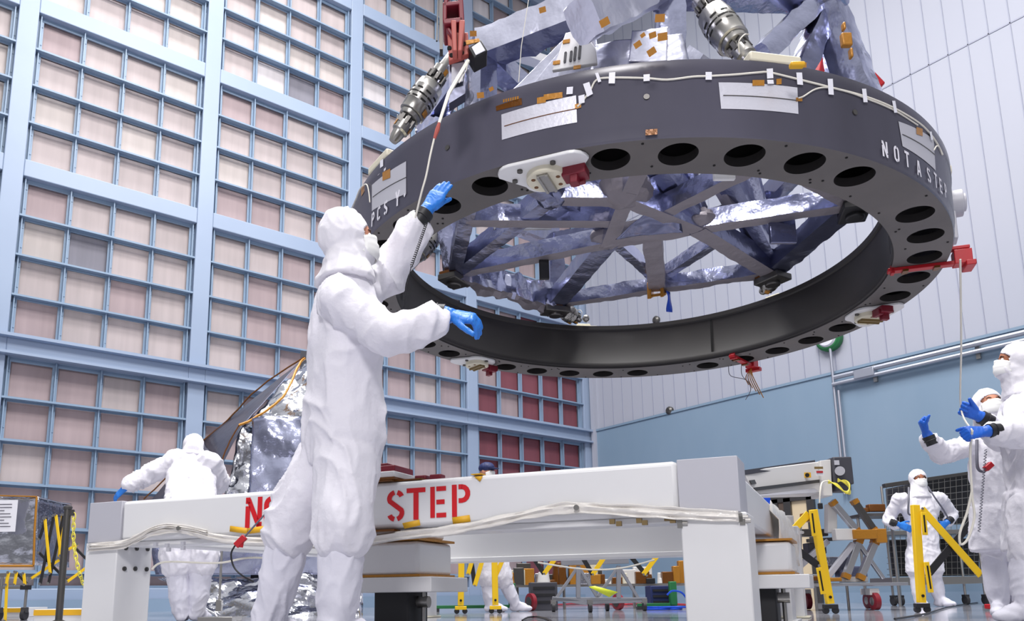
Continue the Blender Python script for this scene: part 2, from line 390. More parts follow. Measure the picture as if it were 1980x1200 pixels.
# ================================================================== the lifted telescope carrier
RGC = np.array([3.7169, 3.1838, 2.10]); RN = unit([.023138, -.013992, 1.0])
REX = unit(np.array([1., 0, 0])-RN*RN[0]); REY = np.cross(RN, REX)
RO, RI, RT = 1.8222, 1.528, .365
def RP(r, ang, h):
    a = math.radians(ang); return RGC+REX*r*math.cos(a)+REY*r*math.sin(a)+RN*h
def oncyl(x, y, rad=RO):
    r = ray((x, y)); o = O0-RGC; a = np.array([r@REX, r@REY]); b = np.array([o@REX, o@REY])
    A = a@a; B = a@b; D = B*B-A*(b@b-rad*rad); s_ = (-B-math.sqrt(max(D, 0)))/A; P = o+r*s_
    return math.degrees(math.atan2(P@REY, P@REX)), float(P@RN)
def onring(x, y, h=0.):
    P = onplane((x, y), RGC+RN*h, RN)-RGC; return math.degrees(math.atan2(P@REY, P@REX)), math.hypot(P@REX, P@REY)
tel = thing('telescope_carrier', 'huge dark ring with foil-wrapped truss hanging above the white stand', 'space structure', RGC)
PADS = (-151, -31, 89)
# ring body: perforated lower plate, inner and outer skins, flanges
rb = MB(); NS = 6
def rp(r, a, h): return RP(r, a, h)
hole_r, hole_c = .0875, 1.684
def sector_plate(a0, a1, h, hole, mi):
    if not hole:
        rb.grid([[rp(r, a, h) for r in (RO-.012, hole_c, RI)] for a in np.linspace(a0, a1, 7)], mi); return
    am = (a0+a1)/2; n = 36
    # boundary of the sector matched to the circle by direction
    circ = []; bnd = []
    for k in range(n):
        t = 2*math.pi*(k+.5)/n; ux, uy = math.cos(t), math.sin(t)   # ux radial, uy tangential
        dA = math.radians(a1-a0)/2*hole_c
        R1 = RO-.012-hole_c; R0 = hole_c-RI
        s_ = min((R1/ux if ux > 1e-6 else (R0/-ux if ux < -1e-6 else 9)), dA/abs(uy) if abs(uy) > 1e-6 else 9)
        circ.append((hole_c+hole_r*ux, am+math.degrees(hole_r*uy/hole_c)))
        bnd.append((hole_c+s_*ux, am+math.degrees(s_*uy/hole_c)))
    # corners
    ring_in = [rp(r, a, h) for r, a in circ]; ring_up = [rp(r, a, h+.045) for r, a in circ]
    ring_out = [rp(r, a, h) for r, a in bnd]
    vs = ring_in+ring_out+ring_up
    fs = [(k, (k+1) % n, n+(k+1) % n, n+k) for k in range(n)]+[(k, 2*n+k, 2*n+(k+1) % n, (k+1) % n) for k in range(n)]
    rb.add(vs, fs[:n], mi); rb.add(ring_in+ring_up, [(k, n+k, n+(k+1) % n, (k+1) % n) for k in range(n)], 1)
    # fill the four corners
    for sr in (RO-.012, RI):
        for sa in (a0, a1):
            c_ = rp(sr, sa, h)
            idx = sorted(range(n), key=lambda k: np.linalg.norm(ring_out[k]-c_))[:2]
            rb.add([c_, ring_out[idx[0]], ring_out[idx[1]]], [(0, 1, 2)], mi)
for k in range(36):
    am = -151+10*k
    nohole = (k % 12 == 0) or (k % 12 == 6)
    sector_plate(am-5, am+5, 0, not nohole, 0)
A = np.linspace(0, 360, 217)
def wallprof(prof, mi):
    rb.grid([[rp(r, a, h) for r, h in prof] for a in A], mi)
wallprof([(RO-.012, 0), (RO-.006, .012), (RO-.004, .066), (RO, .072), (RO, .300), (RO+.005, .306), (RO+.005, RT-.004), (RO, RT)], 2)
wallprof([(RO, RT), (RO-.05, RT), (RO-.05, RT-.02), (RO-.03, .06)], 2)
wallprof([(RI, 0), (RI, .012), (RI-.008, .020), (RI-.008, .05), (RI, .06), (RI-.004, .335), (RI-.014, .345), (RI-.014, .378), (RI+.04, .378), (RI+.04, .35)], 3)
wallprof([(RI+.03, .35), (RO-.03, .35)], 1)        # roof of the channel, seen through the holes
wallprof([(RI+.012, .03), (RI+.012, .35)], 1); wallprof([(RO-.016, .03), (RO-.016, .35)], 1)
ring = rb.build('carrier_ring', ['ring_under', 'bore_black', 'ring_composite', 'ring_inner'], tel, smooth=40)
# small fasteners on the lower face
m = MB(); rn = random.Random(5)
for k in range(36):
    for (dr, da) in ((-.1, 4.2), (-.12, 4.9), (.1, 4.6), (-.085, -3.6)):
        if rn.random() < .6: a = -151+10*k+da; p = RP(hole_c+dr, a, 0); m.cyl(p, p-RN*.003, .006, n=8)
each(m, 'fastener', 'matte_black', ring); m = MB()
for (x, y) in ((866, 286), (1250, 188), (1652, 218)):
    a, h = oncyl(x, y); m.cyl(RP(RO-.01, a, h), RP(RO+.006, a, h), .013, n=12)
each(m, 'port_plug', 'steel_dark', ring)
for a in (15.5, 135.5, -104.5, -60):                # joint lines of the inner skin
    m = MB(); m.grid([[RP(RI-.0065, a+d, h) for h in (.06, .33)] for d in (-.35, .35)]); m.build('splice_strip', 'matte_black', ring)
# patches on the outer skin
def unwrap(c): return [((a-c[0][0]+180) % 360-180+c[0][0], h) for a, h in c]
def patch(name, quad, material, off=.002, text=None, sub=8, parent=ring, mb=None):
    c = unwrap([oncyl(*q) for q in quad])           # tl, tr, br, bl
    P = []
    for i in range(sub+1):
        u = i/sub; row = []
        for j in range(2):
            v = j
            a = (c[0][0]*(1-u)+c[1][0]*u)*(1-v)+(c[3][0]*(1-u)+c[2][0]*u)*v
            h = (c[0][1]*(1-u)+c[1][1]*u)*(1-v)+(c[3][1]*(1-u)+c[2][1]*u)*v
            row.append(RP(RO+off, a, h))
        P.append(row)
    m = mb or MB(); m.grid(P)
    return m if mb else m.build(name, material, parent)
def midline(quad, w=.004):
    c = unwrap([oncyl(*q) for q in quad]); a0, h0 = (c[0][0]+c[3][0])/2, (c[0][1]+c[3][1])/2; a1, h1 = (c[1][0]+c[2][0])/2, (c[1][1]+c[2][1])/2
    m = MB(); m.tube([RP(RO+.004, a0+(a1-a0)*t, h0+(h1-h0)*t) for t in np.linspace(.04, 1.0, 9)], w/2, n=5); return m
HEAT = [[(970, 222), (1114, 185), (1116, 237), (971, 271)], [(1389, 160), (1541, 170), (1543, 221), (1394, 211)], [(1736, 235), (1804, 270), (1808, 330), (1744, 283)], [(720, 358), (786, 312), (786, 375), (720, 408)]]
for i, q in enumerate(HEAT):
    o = patch('heater_patch', q, 'silver_tape' if i < 2 else 'grey_paint', off=.003); midline(q).build('heater_wire', 'kapton_dark' if i == 0 else 'steel_dark', o)
TAPES = [[(958, 193), (1008, 182), (1010, 203), (960, 215)]]
o = patch('weight_label', TAPES[0], 'kapton_dark', off=.0025)
for q, mt in (([(1039, 190), (1056, 187), (1056, 199), (1039, 202)], 'kapton'), ([(1052, 184), (1088, 179), (1088, 190), (1052, 195)], 'kapton'), ([(1248, 252), (1271, 250), (1271, 261), (1248, 263)], 'kapton_dark'),
              ([(1454, 156), (1477, 156), (1477, 167), (1454, 167)], 'kapton'), ([(1536, 122), (1558, 122), (1558, 132), (1536, 132)], 'kapton'), ([(741, 334), (756, 326), (756, 344), (741, 350)], 'kapton'), ([(700, 366), (706, 356), (706, 370), (700, 380)], 'kapton'),
              ([(1770, 246), (1782, 250), (1782, 264), (1770, 260)], 'kapton'), ([(1112, 203), (1124, 200), (1124, 209), (1112, 212)], 'kapton'), ([(1538, 190), (1550, 190), (1550, 197), (1538, 197)], 'kapton'), ([(1500, 154), (1510, 153), (1510, 164), (1500, 165)], 'kapton')):
    patch('tape_strip', q, mt, off=.005, sub=2)
WT = [[(1097, 171), (1109, 170), (1108, 184), (1096, 185)], [(1119, 188), (1131, 185), (1131, 201), (1120, 203)], [(1128, 165), (1140, 161), (1147, 184), (1136, 190)], [(1151, 144), (1157, 143), (1163, 160), (1157, 162)],
      [(1178, 143), (1190, 142), (1189, 164), (1177, 164)], [(1244, 147), (1256, 146), (1256, 159), (1244, 160)], [(1363, 142), (1375, 142), (1375, 157), (1363, 157)], [(1480, 136), (1492, 135), (1493, 154), (1481, 155)], [(1481, 157), (1493, 157), (1494, 165), (1482, 165)],
      [(1537, 143), (1548, 143), (1550, 167), (1539, 166)], [(1597, 155), (1607, 155), (1609, 186), (1599, 185)], [(1663, 174), (1671, 174), (1674, 200), (1666, 200)], [(1721, 197), (1727, 197), (1731, 220), (1725, 220)], [(1793, 256), (1797, 256), (1800, 272), (1796, 272)],
      [(738, 312), (744, 308), (744, 322), (738, 326)]]
for q in WT: patch('cable_tape', q, 'white_tape', off=.010, sub=3)
def wire(path, r, name, material, parent=ring, off=.006, n=6):
    P = [];
    for (x, y) in path:
        a, h = oncyl(x, y); P.append(RP(RO+off, a, h))
    m = MB(); m.tube(smoothpath(P, 4), r, n=n); return m.build(name, material, parent)
def smoothpath(P, k=4):
    P = [np.asarray(p, float) for p in P]; out_ = []
    for i in range(len(P)-1):
        p0 = P[max(i-1, 0)]; p1 = P[i]; p2 = P[i+1]; p3 = P[min(i+2, len(P)-1)]
        for t in np.arange(k)/k:
            out_.append(.5*((2*p1)+(-p0+p2)*t+(2*p0-5*p1+4*p2-p3)*t*t+(-p0+3*p1-3*p2+p3)*t**3))
    return out_+[P[-1]]
wire([(1117, 208), (1126, 198), (1141, 178), (1154, 156), (1184, 152), (1249, 153), (1290, 156), (1340, 150), (1369, 149), (1420, 146), (1465, 142), (1487, 142), (1542, 155), (1602, 170), (1668, 187), (1724, 209), (1775, 239), (1798, 262), (1812, 283), (1820, 300)], .0042, 'sensor_cable', 'cord_white')
wire([(1542, 191), (1552, 188), (1575, 174), (1601, 171), (1640, 180), (1668, 190), (1724, 213), (1772, 243)], .0035, 'sensor_cable', 'cord_white')
wire([(683, 405), (692, 385), (700, 366), (712, 357), (717, 372), (719, 392)], .0035, 'sensor_cable', 'cord_white', off=.012)
wire([(1801, 292), (1806, 284), (1812, 288), (1816, 300)], .003, 'sensor_cable', 'cord_white', off=.012)
# ------------------------------------------------------------------ stencil lettering
def arc(cx, cy, rx, ry, a0, a1, n=8): return [(cx+rx*math.cos(math.radians(a)), cy+ry*math.sin(math.radians(a))) for a in np.linspace(a0, a1, n)]
GL = {'N': [[(.08, 0), (.08, .72)], [(.08, 1), (.08, .80)], [(.47, 1), (.47, .28)], [(.47, 0), (.47, .2)], [(.10, .93), (.45, .07)]],
      'O': [arc(.275, .72, .2, .205, 80, 180)[::-1][::-1]+arc(.275, .28, .2, .205, 180, 280), arc(.275, .28, .2, .205, -66, 0)+arc(.275, .72, .2, .205, 0, 66)],
      'T': [[(0, .925), (.55, .925)], [(.275, 0), (.275, .86)]],
      'A': [[(.06, 0), (.235, 1)], [(.315, 1), (.49, 0)], [(.17, .3), (.38, .3)]],
      'S': [arc(.275, .72, .2, .205, 20, 75), arc(.275, .72, .2, .205, 102, 200)+[(.2, .56), (.35, .44)]+arc(.275, .28, .2, .205, 20, -75), arc(.275, .28, .2, .205, -102, -160)],
      'E': [[(.075, 0), (.075, 1)], [(.2, .925), (.52, .925)], [(.2, .5), (.47, .5)], [(.2, .075), (.52, .075)]],
      'P': [[(.075, 0), (.075, 1)], [(.2, .925), (.3, .925)]+arc(.3, .71, .18, .215, 90, -90)+[(.2, .495)]],
      'C': [arc(.275, .72, .2, .205, 20, 78), arc(.275, .72, .2, .205, 100, 180)+arc(.275, .28, .2, .205, 180, 260), arc(.275, .28, .2, .205, -78, -20)],
      'Y': [[(.05, 1), (.24, .52)], [(.5, 1), (.31, .52)], [(.275, 0), (.275, .5)]],
      '+': [[(.1, .5), (.46, .5)], [(.28, .3), (.28, .7)]]}
def glyph(ch, stroke=.15):
    polys = []
    for st in GL[ch]:
        st = [np.array(p, float) for p in st]; L = []; Rr = []
        for i, p in enumerate(st):
            a = st[max(i-1, 0)]; b = st[min(i+1, len(st)-1)]; d = (b-a)/(np.linalg.norm(b-a)+1e-9); nn = np.array([-d[1], d[0]])*stroke/2
            L.append(p+nn); Rr.append(p-nn)
        polys.append((L, Rr))
    return polys
def letter_mesh(ch, fn, stroke=.15):
    m = MB()
    for L, Rr in glyph(ch, stroke):
        L2 = []; R2 = []
        for i in range(len(L)-1):
            for t in np.linspace(0, 1, 4, endpoint=False): L2.append(L[i]*(1-t)+L[i+1]*t); R2.append(Rr[i]*(1-t)+Rr[i+1]*t)
        L2.append(L[-1]); R2.append(Rr[-1])
        m.grid([[fn(*p) for p in L2], [fn(*p) for p in R2]])
    return m
def ring_text(text, pts, hgt, wid, material='white_letter', stroke=.15):
    # pts: pixel of the lower-left corner of every letter
    for ch, (x, y) in zip(text, pts):
        a, h = oncyl(x, y)
        letter_mesh(ch, lambda u, v: RP(RO+.003, a+math.degrees(u*wid/RO), h+v*hgt), stroke).build('stencil_letter', material, ring)
ring_text('NOT', [(1706, 302), (1729, 311), (1750, 321)], .078, .068, stroke=.17)
ring_text('A', [(1773, 338)], .078, .068, stroke=.15)
ring_text('STEP', [(1793, 351), (1807, 361), (1817, 371), (1827, 381)], .078, .068, stroke=.16)
ring_text('PCS', [(719, 439), (730, 428), (743, 417)], .078, .064, stroke=.2)
ring_text('Y', [(765, 401)], .084, .066, stroke=.19); ring_text('+', [(780, 388)], .05, .045, stroke=.13)
for (x, y, hh) in ((733, 338, .028), (745, 330, .05)):
    a, h = oncyl(x, y); m = MB(); m.grid([[RP(RO+.003, a+da, h+hv) for hv in (0, hh)] for da in (-.35, .35)]); m.build('stencil_mark', 'white_letter', ring)
for k in range(7):                                  # numerals on the dark weight label
    a, h = oncyl(975+k*4.5, 199-k*1.0); m = MB(); m.grid([[RP(RO+.005, a+da, h+hv) for hv in (0, .016)] for da in (-.12, .12)]); m.build('label_mark', 'kapton', ring)
# ------------------------------------------------------------------ mounting pads under the ring
def rounded_poly(w, h, r, taper=0, n=5):
    pts = []
    for sx, sy, a0 in ((1, 1, 0), (-1, 1, 90), (-1, -1, 180), (1, -1, 270)):
        hw = (w/2-taper*(sy > 0))
        cx, cy = sx*(hw-r), sy*(h/2-r)
        pts += [(cx+r*math.cos(math.radians(a)), cy+r*math.sin(math.radians(a))) for a in np.linspace(a0, a0+90, n)]
    return pts
for i, pa in enumerate(PADS):
    ar = math.radians(pa); er = REX*math.cos(ar)+REY*math.sin(ar); et = np.cross(RN, er)
    c0 = RGC+er*1.676
    m = MB(); m.prism(rounded_poly(.43, .27, .075, taper=.09), -.018, c0-RN*.002, et, -er)
    pad = m.build('mounting_pad', 'white_paint', tel, bevel=.004)
    m = MB(); m.lathe(c0-RN*.018, -RN, [(0, .095), (.028, .095), (.034, .088)], n=36)
    hub = m.build('hub_disc', 'cream', pad)
    m = MB(); m.box(c0-RN*.056+er*0.0, (.05, .15, .012), (et, er, RN)); m.box(c0-RN*.06+et*.02, (.012, .15, .016), (et, er, RN)); m.box(c0-RN*.06-et*.02, (.012, .15, .016), (et, er, RN)); m.build('keyway', 'olive_brown' if i else 'steel', hub)
    m = MB()
    for k in range(6):
        t_ = k*1.047+.4; p = c0-RN*.05+et*.066*math.cos(t_)+er*.066*math.sin(t_); m.cyl(p, p-RN*.004, .010, n=10)
    each(m, 'screw', 'kapton_dark', hub)
    m = MB()
    for (u, v) in ((-.15, .02), (.06, .1), (-.02, -.105), (.12, -.02), (-.10, .09)): p = c0+et*u+er*v-RN*.018; m.cyl(p, p-RN*.012, .013, n=12)
    each(m, 'bolt', 'steel_dark', pad)
    sg = 1 if i == 0 else -1 
    q = c0+et*.135*sg+er*.0-RN*.02
    m = MB(); m.box(q-RN*.02, (.11, .08, .045), (et, er, RN)); m.box(q-RN*.055+er*.01, (.035, .05, .05), (et, er, RN)); m.box(q-RN*.035-er*.035, (.07, .03, .04), (et, er, RN)); m.build('keeper_block', 'maroon', pad, bevel=.004)
# red clamp arms across the ring
for (pa, ln) in ((-57, 1), (9.5, .7)):
    ar = math.radians(pa); er = REX*math.cos(ar)+REY*math.sin(ar); et = np.cross(RN, er)
    m = MB(); m.box(RGC+er*1.69-RN*.012, (.045, .36, .022), (et, er, RN)); m.box(RGC+er*1.535-RN*.01+RN*.0, (.045, .02, .05), (et, er, RN))
    arm = m.build('clamp_arm', 'red_paint', tel, bevel=.003)
    m = MB(); b0 = RGC+er*1.89+RN*.015
    m.box(b0, (.075, .09, .085), (et, er, RN)); m.box(b0-RN*.05+er*.03, (.12, .05, .03), (et, er, RN)); m.box(b0+RN*.06-er*.02, (.05, .12, .02), (et, er, RN)); m.build('clamp_block', 'red_paint', arm, bevel=.004)
    m = MB(); m.box(RGC+er*1.76-RN*.026, (.05, .03, .012), (et, er, RN)); m.box(RGC+er*1.6-RN*.026, (.05, .03, .012), (et, er, RN)); each(m, 'clamp_pin', 'kapton_dark', arm)
def rpix(x, y, D): return PD(x, y, D)
# tag dangling at the far clamp, loose wires
ar = RP(1.88, 9.5, -.03)
m = MB()
for k in range(5): m.tube(smoothpath([ar+UZ*-.01*k, ar+np.array([.03*k-.06, .02, -.08]), ar+np.array([.05*k-.09, -.02, -.16-.02*k])], 4), .004, n=5)
each(m, 'lacing_cord', 'kapton', tel)
m = MB(); a2 = RP(1.80, 14.5, 0.0)
m.tube(smoothpath([a2, a2-UZ*.08+UX*.02, a2-UZ*.12+UX*.11-UY*.08, a2-UZ*.2+UX*.14-UY*.1, a2-UZ*.29+UX*.1-UY*.07], 5), .003, n=5)
m.tube(smoothpath([RP(1.8, 11, 0), RP(1.8, 11, -.1), a2-UZ*.15+UX*.14-UY*.1], 5), .003, n=5); each(m, 'loose_wire', 'cord_grey', tel)
# ------------------------------------------------------------------ foil-wrapped truss
def foilbeam(p0, p1, w, h, name='truss_tube', material='foil', under=None, parent=tel, amp=.0032, up=None, ends=1.0, seed=0, taper=1.0):
    p0 = np.asarray(p0, float); p1 = np.asarray(p1, float); up = RN if up is None else up
    x, y, z = frame(p1-p0, up); L = np.linalg.norm(p1-p0); k = max(6, int(L/.035)); m = MB()
    prof = [(-1, -1), (-.33, -1), (.33, -1), (1, -1), (1, -.33), (1, .33), (1, 1), (.33, 1), (-.33, 1), (-1, 1), (-1, .33), (-1, -.33)]
    sd = Vector((seed*3.7+p0[0]*5, seed*1.3, p0[2]*3))
    R = []
    for i in range(k+1):
        t = i/k; s_ = 1+(ends-1)*abs(2*t-1)**3; s_ *= 1+(taper-1)*t
        row = []
        for (a, b) in prof:
            q = p0+z*L*t
            c = .965 if abs(a) == 1 and abs(b) == 1 else 1.0
            n1 = mnoise.noise(Vector((q[0]*9+a*1.7, q[1]*9+b*1.7, q[2]*9))+sd)
            n2 = ridge(Vector((q[0]*16+a*3, q[1]*16, q[2]*16+b*3))+sd)
            row.append(q+(x*a*w/2+y*b*h/2)*s_*c+(x*a+y*b)*(amp*(n1*1.3+n2*.7)))
        R.append(row)
    m.rings(R)
    # underside coloured with the tone of floor and room reflections
    o = m.build(name, [material, under or material], parent, smooth=28)
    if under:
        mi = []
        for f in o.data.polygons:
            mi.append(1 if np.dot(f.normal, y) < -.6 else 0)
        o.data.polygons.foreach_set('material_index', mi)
    return o
def foilball(c, r, name='foil_gusset', material='foil_floor_tone', parent=tel, amp=.14, seed=1, flat=1.0, n=22):
    m = MB(); m.ball((0, 0, 0), 1, n=n, m=14); me = m.v; c = np.asarray(c, float); out_ = []
    r = np.ones(3)*r if np.isscalar(r) else np.asarray(r)
    for p in me:
        d = np.array(p); s_ = 1+amp*ridge(d*1.6+seed*2.1)+amp*.5*mnoise.noise(Vector(d*4+seed)); q = d*r*s_; q[2] *= flat; out_.append(tuple(c+REX*q[0]+REY*q[1]+RN*q[2]))
    m.v = out_; return m.build(name, material, parent, smooth=25)
HL, HU = .53, 1.10
ANG = [111, 67, -9, -53, -129, -173]; RL = 1.38
Lo = [RP(RL, a, HL) for a in ANG]; Up = [RP(RL, a, HU) for a in ANG]
J = [RP(.20, 81, HL), RP(.46, -44, HL), RP(.43, -139, HL)]
MID = [RP(1.08, a, HL) for a in (29, -91, 149)]
MU = [RP(1.36, a, HU+.06) for a in (29, -94, 149)]
MU[1] = PD(1590, -6, 3.78)
# lower deck
def jm(i, j): return (J[i]+J[j])/2
W_, H_ = .10, .125
foilbeam(Lo[0], J[0], W_, H_, under='foil_floor_tone', seed=1); foilbeam(J[0], J[1], .13, .12, under='foil_floor_tone', material='foil_floor_tone', amp=.006, seed=2); foilbeam(J[1], Lo[3], W_, H_, under='foil_floor_tone', seed=3)
foilbeam(Lo[1], J[0], .15, .12, 'truss_tube', 'foil_dark', seed=4); foilbeam(J[0], J[2], W_, .14, under='foil_floor_tone', material='foil', seed=5); foilbeam(J[2], Lo[4], W_, H_, 'truss_tube', 'foil', under='foil_floor_tone', seed=6)
foilbeam(Lo[2], J[1], .12, .14, 'truss_tube', 'foil_dark', under='foil_floor_tone', seed=7); foilbeam(J[1], J[2], W_, .14, under='foil_floor_tone', seed=8); KN = RP(.66, 178, HL+.02); foilbeam(J[2], KN, .11, .13, under='foil_floor_tone', seed=9); foilbeam(Lo[0], KN, .10, .13, under='foil_dark', seed=10); foilbeam(KN, Lo[5], .10, .15, 'truss_tube', 'foil_dark', seed=10); foilball(KN, (.10, .10, .09), 'foil_gusset', 'foil_dark', seed=3)
for i, c in enumerate(J): foilball(c+RN*.005, (.115, .115, .07), seed=i+1)
foilball(J[2]+RN*.02, (.17, .14, .1), seed=7)
foilbeam(Lo[0], Lo[1], .12, .17, under='foil_floor_tone', amp=.03, seed=11)
foilbeam(Lo[1]+unit(MID[0]-Lo[1])*.05, MID[0]-unit(MID[0]-Lo[1])*.04, .09, .105, under='foil_floor_tone', amp=.006, seed=12, ends=.85)
foilbeam(MID[0]+unit(Lo[2]-MID[0])*.04, Lo[2], .095, .105, under='foil_floor_tone', amp=.006, seed=13, ends=.85)
foilbeam(Lo[2], Lo[3], .15, .12, 'truss_tube', 'foil_dark', amp=.006, seed=14)
foilbeam(Lo[3], MID[1], .10, .12, under='foil_floor_tone', seed=15); foilbeam(MID[1], Lo[4], .10, .12, under='foil_floor_tone', seed=16)
foilbeam(Lo[4], Lo[5], .13, .16, under='foil_floor_tone', amp=.010, seed=17)
foilbeam(Lo[5], MID[2], .10, .12, 'truss_tube', 'foil_dark', seed=18); foilbeam(MID[2], Lo[0], .10, .12, 'truss_tube', 'foil_dark', seed=19)
foilbeam(MID[0], jm(0, 1), .13, .10, 'truss_tube', 'foil_floor_tone', amp=.006, seed=20)
foilbeam(MID[0]+RN*.06, J[0]+RN*.04, .07, .09, seed=21); foilbeam(MID[0]+RN*.06, J[1]+unit(Lo[2]-J[1])*.35+RN*.04, .07, .09, seed=22)
foilbeam(MID[1], jm(1, 2), .10, .12, under='foil_floor_tone', seed=23); foilbeam(MID[2], jm(0, 2), .10, .12, under='foil_floor_tone', seed=24)
dJ1, dJ2 = float(J[1][:2]@FH), float(J[2][:2]@FH)
foilbeam(J[1]+RN*.03, PD(1272, 322, dJ1-.35), .14, .14, 'truss_diagonal', 'foil_dark', seed=81); foilbeam(J[1]+RN*.05, PD(1322, 318, dJ1-.2), .12, .12, 'truss_diagonal', 'foil', seed=82); foilbeam(PD(1418, 408, dJ1+.1), PD(1368, 318, dJ1-.1), .07, .07, 'truss_diagonal', 'foil_floor_tone', seed=83)
foilbeam(Lo[2]+RN*.05, PD(1398, 322, 4.55), .14, .14, 'truss_diagonal', 'foil_dark', seed=84); foilbeam(Lo[2]+RN*.08, PD(1450, 330, 4.7), .10, .10, 'truss_diagonal', 'foil', seed=85)
foilbeam(KN+RN*.02, J[0]+RN*.05, .06, .08, 'truss_diagonal', 'foil_dark', seed=86)
# columns
for i in range(6):
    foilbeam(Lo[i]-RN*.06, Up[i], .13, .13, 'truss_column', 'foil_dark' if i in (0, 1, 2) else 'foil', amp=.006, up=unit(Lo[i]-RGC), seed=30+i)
# upper deck perimeter and web diagonals
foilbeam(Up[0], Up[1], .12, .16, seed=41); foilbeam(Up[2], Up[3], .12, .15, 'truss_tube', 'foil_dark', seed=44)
foilbeam(Up[3], MU[1], .11, .14, seed=45); foilbeam(MU[1], Up[4], .11, .14, seed=46); foilbeam(Up[5], MU[2], .11, .14, seed=48); foilbeam(MU[2], Up[0], .11, .14, seed=49)
foilbeam(Up[5]-RN*.02, Up[4]+RN*.07, .15, .165, 'truss_tube', 'foil_lit', under='foil_dark', amp=.010, seed=47)
for (a, b, s_) in ((Lo[0], MU[2], 55), (Lo[5], MU[2], 56)):
    foilbeam(a, b, .12, .12, 'truss_diagonal', 'foil', amp=.006, seed=s_)
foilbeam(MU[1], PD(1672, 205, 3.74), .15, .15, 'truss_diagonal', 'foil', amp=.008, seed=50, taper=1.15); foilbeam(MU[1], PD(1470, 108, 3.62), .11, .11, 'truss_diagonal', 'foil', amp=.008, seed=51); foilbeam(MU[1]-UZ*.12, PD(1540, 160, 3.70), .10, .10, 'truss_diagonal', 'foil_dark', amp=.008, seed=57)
foilball(MU[1], (.13, .13, .12), 'foil_gusset', 'foil', seed=9)
foilbeam(Up[5]+RN*.05, Up[2]+RN*.45, .07, .05, 'truss_diagonal', 'white_paint', amp=.002, seed=58)
foilbeam(J[0]+RN*.05, Up[1], .08, .09, 'truss_diagonal', 'foil_dark', seed=64); foilbeam(J[2], Up[5], .11, .11, 'truss_diagonal', 'foil', seed=65); foilbeam(J[1], Up[2], .11, .11, 'truss_diagonal', 'foil_dark', seed=66)
foilbeam(J[2]+RN*.1, RP(.95, -110, HU), .15, .13, 'truss_diagonal', 'foil_lit', seed=67, amp=.010); foilbeam(J[0]+RN*.05, J[2]+RN*.5, .12, .12, 'truss_diagonal', 'foil_dark', seed=68)
foilball(RP(.5, -140, HL+.25), (.2, .16, .18), 'foil_gusset', 'foil', seed=4, amp=.25)
# crumpled blankets over the near face

def blanket(quadpts, name='foil_blanket', material='foil', parent=tel, amp=.03, n=22, seed=1, thick=.004, fr=4.0):
    a, b, c, d = [np.asarray(p, float) for p in quadpts]; nn = unit(np.cross(b-a, d-a)); m = MB(); rows = []
    for i in range(n+1):
        u = i/n; row = []
        for j in range(n+1):
            v = j/n; p = a*(1-u)*(1-v)+b*u*(1-v)+c*u*v+d*(1-u)*v
            q = Vector((p[0]*fr+seed, p[1]*fr, p[2]*fr)); s_ = ridge(q)*.7+ridge(q*2.3+Vector((5, seed, 1)))*.35
            row.append(p+nn*amp*s_)
        rows.append(row)
    m.grid(rows); return m.build(name, material, parent, smooth=22, solid=thick)
blanket([PD(1190, 458, 4.75), PD(1320, 444, 4.65), PD(1316, 424, 4.6), PD(1262, 398, 4.5)], material='foil_dark', seed=12, amp=.03, n=14)
PK = PD(1127, 48, 2.98)
def near(x, y, D): return PD(x, y, D)
def cylp(x, y, rad=1.60):
    a, h = oncyl(x, y, rad); return RP(rad, a, h)
blanket([cylp(1000, 200, 1.6), cylp(1165, 145, 1.6), cylp(1150, 52, 1.58), cylp(1124, 50, 1.58)], material='foil_lit', seed=2, amp=.010)
blanket([cylp(960, 205, 1.58), cylp(1040, 185, 1.58), cylp(1128, 60, 1.56), cylp(1118, 52, 1.56)], material='foil_lit', seed=6, amp=.010)
blanket([cylp(1140, 150, 1.62), cylp(1330, 130, 1.62), cylp(1318, 70, 1.6), cylp(1152, 90, 1.6)], material='foil_lit', seed=3, amp=.025)
blanket([cylp(1215, 120, 1.63), cylp(1290, 118, 1.63), cylp(1292, 52, 1.6), cylp(1222, 62, 1.6)], material='foil_lit', seed=8, amp=.010)
foilbeam(PK+UZ*.02, Up[4]+RN*.06, .14, .17, 'truss_tube', 'foil_lit', amp=.010, seed=71)
# connector plate with four slots
c4 = [cylp(1069, 142, 1.655), cylp(1156, 128, 1.655), cylp(1153, 98, 1.65), cylp(1128, 62, 1.63), cylp(1095, 70, 1.63), cylp(1082, 108, 1.645)]
ez = unit(np.cross(c4[1]-c4[0], c4[4]-c4[0])); exx = unit(c4[1]-c4[0]); eyy = np.cross(ez, exx)

cc = sum(c4)/6; poly = [((p-cc)@exx, (p-cc)@eyy) for p in c4]
m = MB(); m.prism(poly, .02 if np.dot(ez, cc-O0) < 0 else -.02, cc, exx, eyy); plate = m.build('connector_plate', 'white_paint', tel, bevel=.004)
sgn = 1 if np.dot(ez, cc-O0) < 0 else -1
m = MB()
for (x, y, hh) in ((1093, 111, .034), (1104, 109, .034), (1112, 104, .046), (1121, 101, .046)):
    p = onplane((x, y), cc+ez*.022*sgn, ez); m.box(p, (.012, hh*1.5, .006), (exx, eyy, ez)); m.cyl(p+eyy*hh*.75-ez*.003, p+eyy*hh*.75+ez*.003, .006, n=10); m.cyl(p-eyy*hh*.75-ez*.003, p-eyy*hh*.75+ez*.003, .006, n=10)
m.build('connector_slot', 'dark_grey', plate)
for (x, y) in ((1095, 80), (1076, 121), (1116, 130), (1134, 52)):
    p = onplane((x, y), cc+ez*.024*sgn, ez); m = MB(); m.box(p, (.034, .02, .004), (exx, eyy, ez)); m.build('tape_tab', 'kapton', plate)
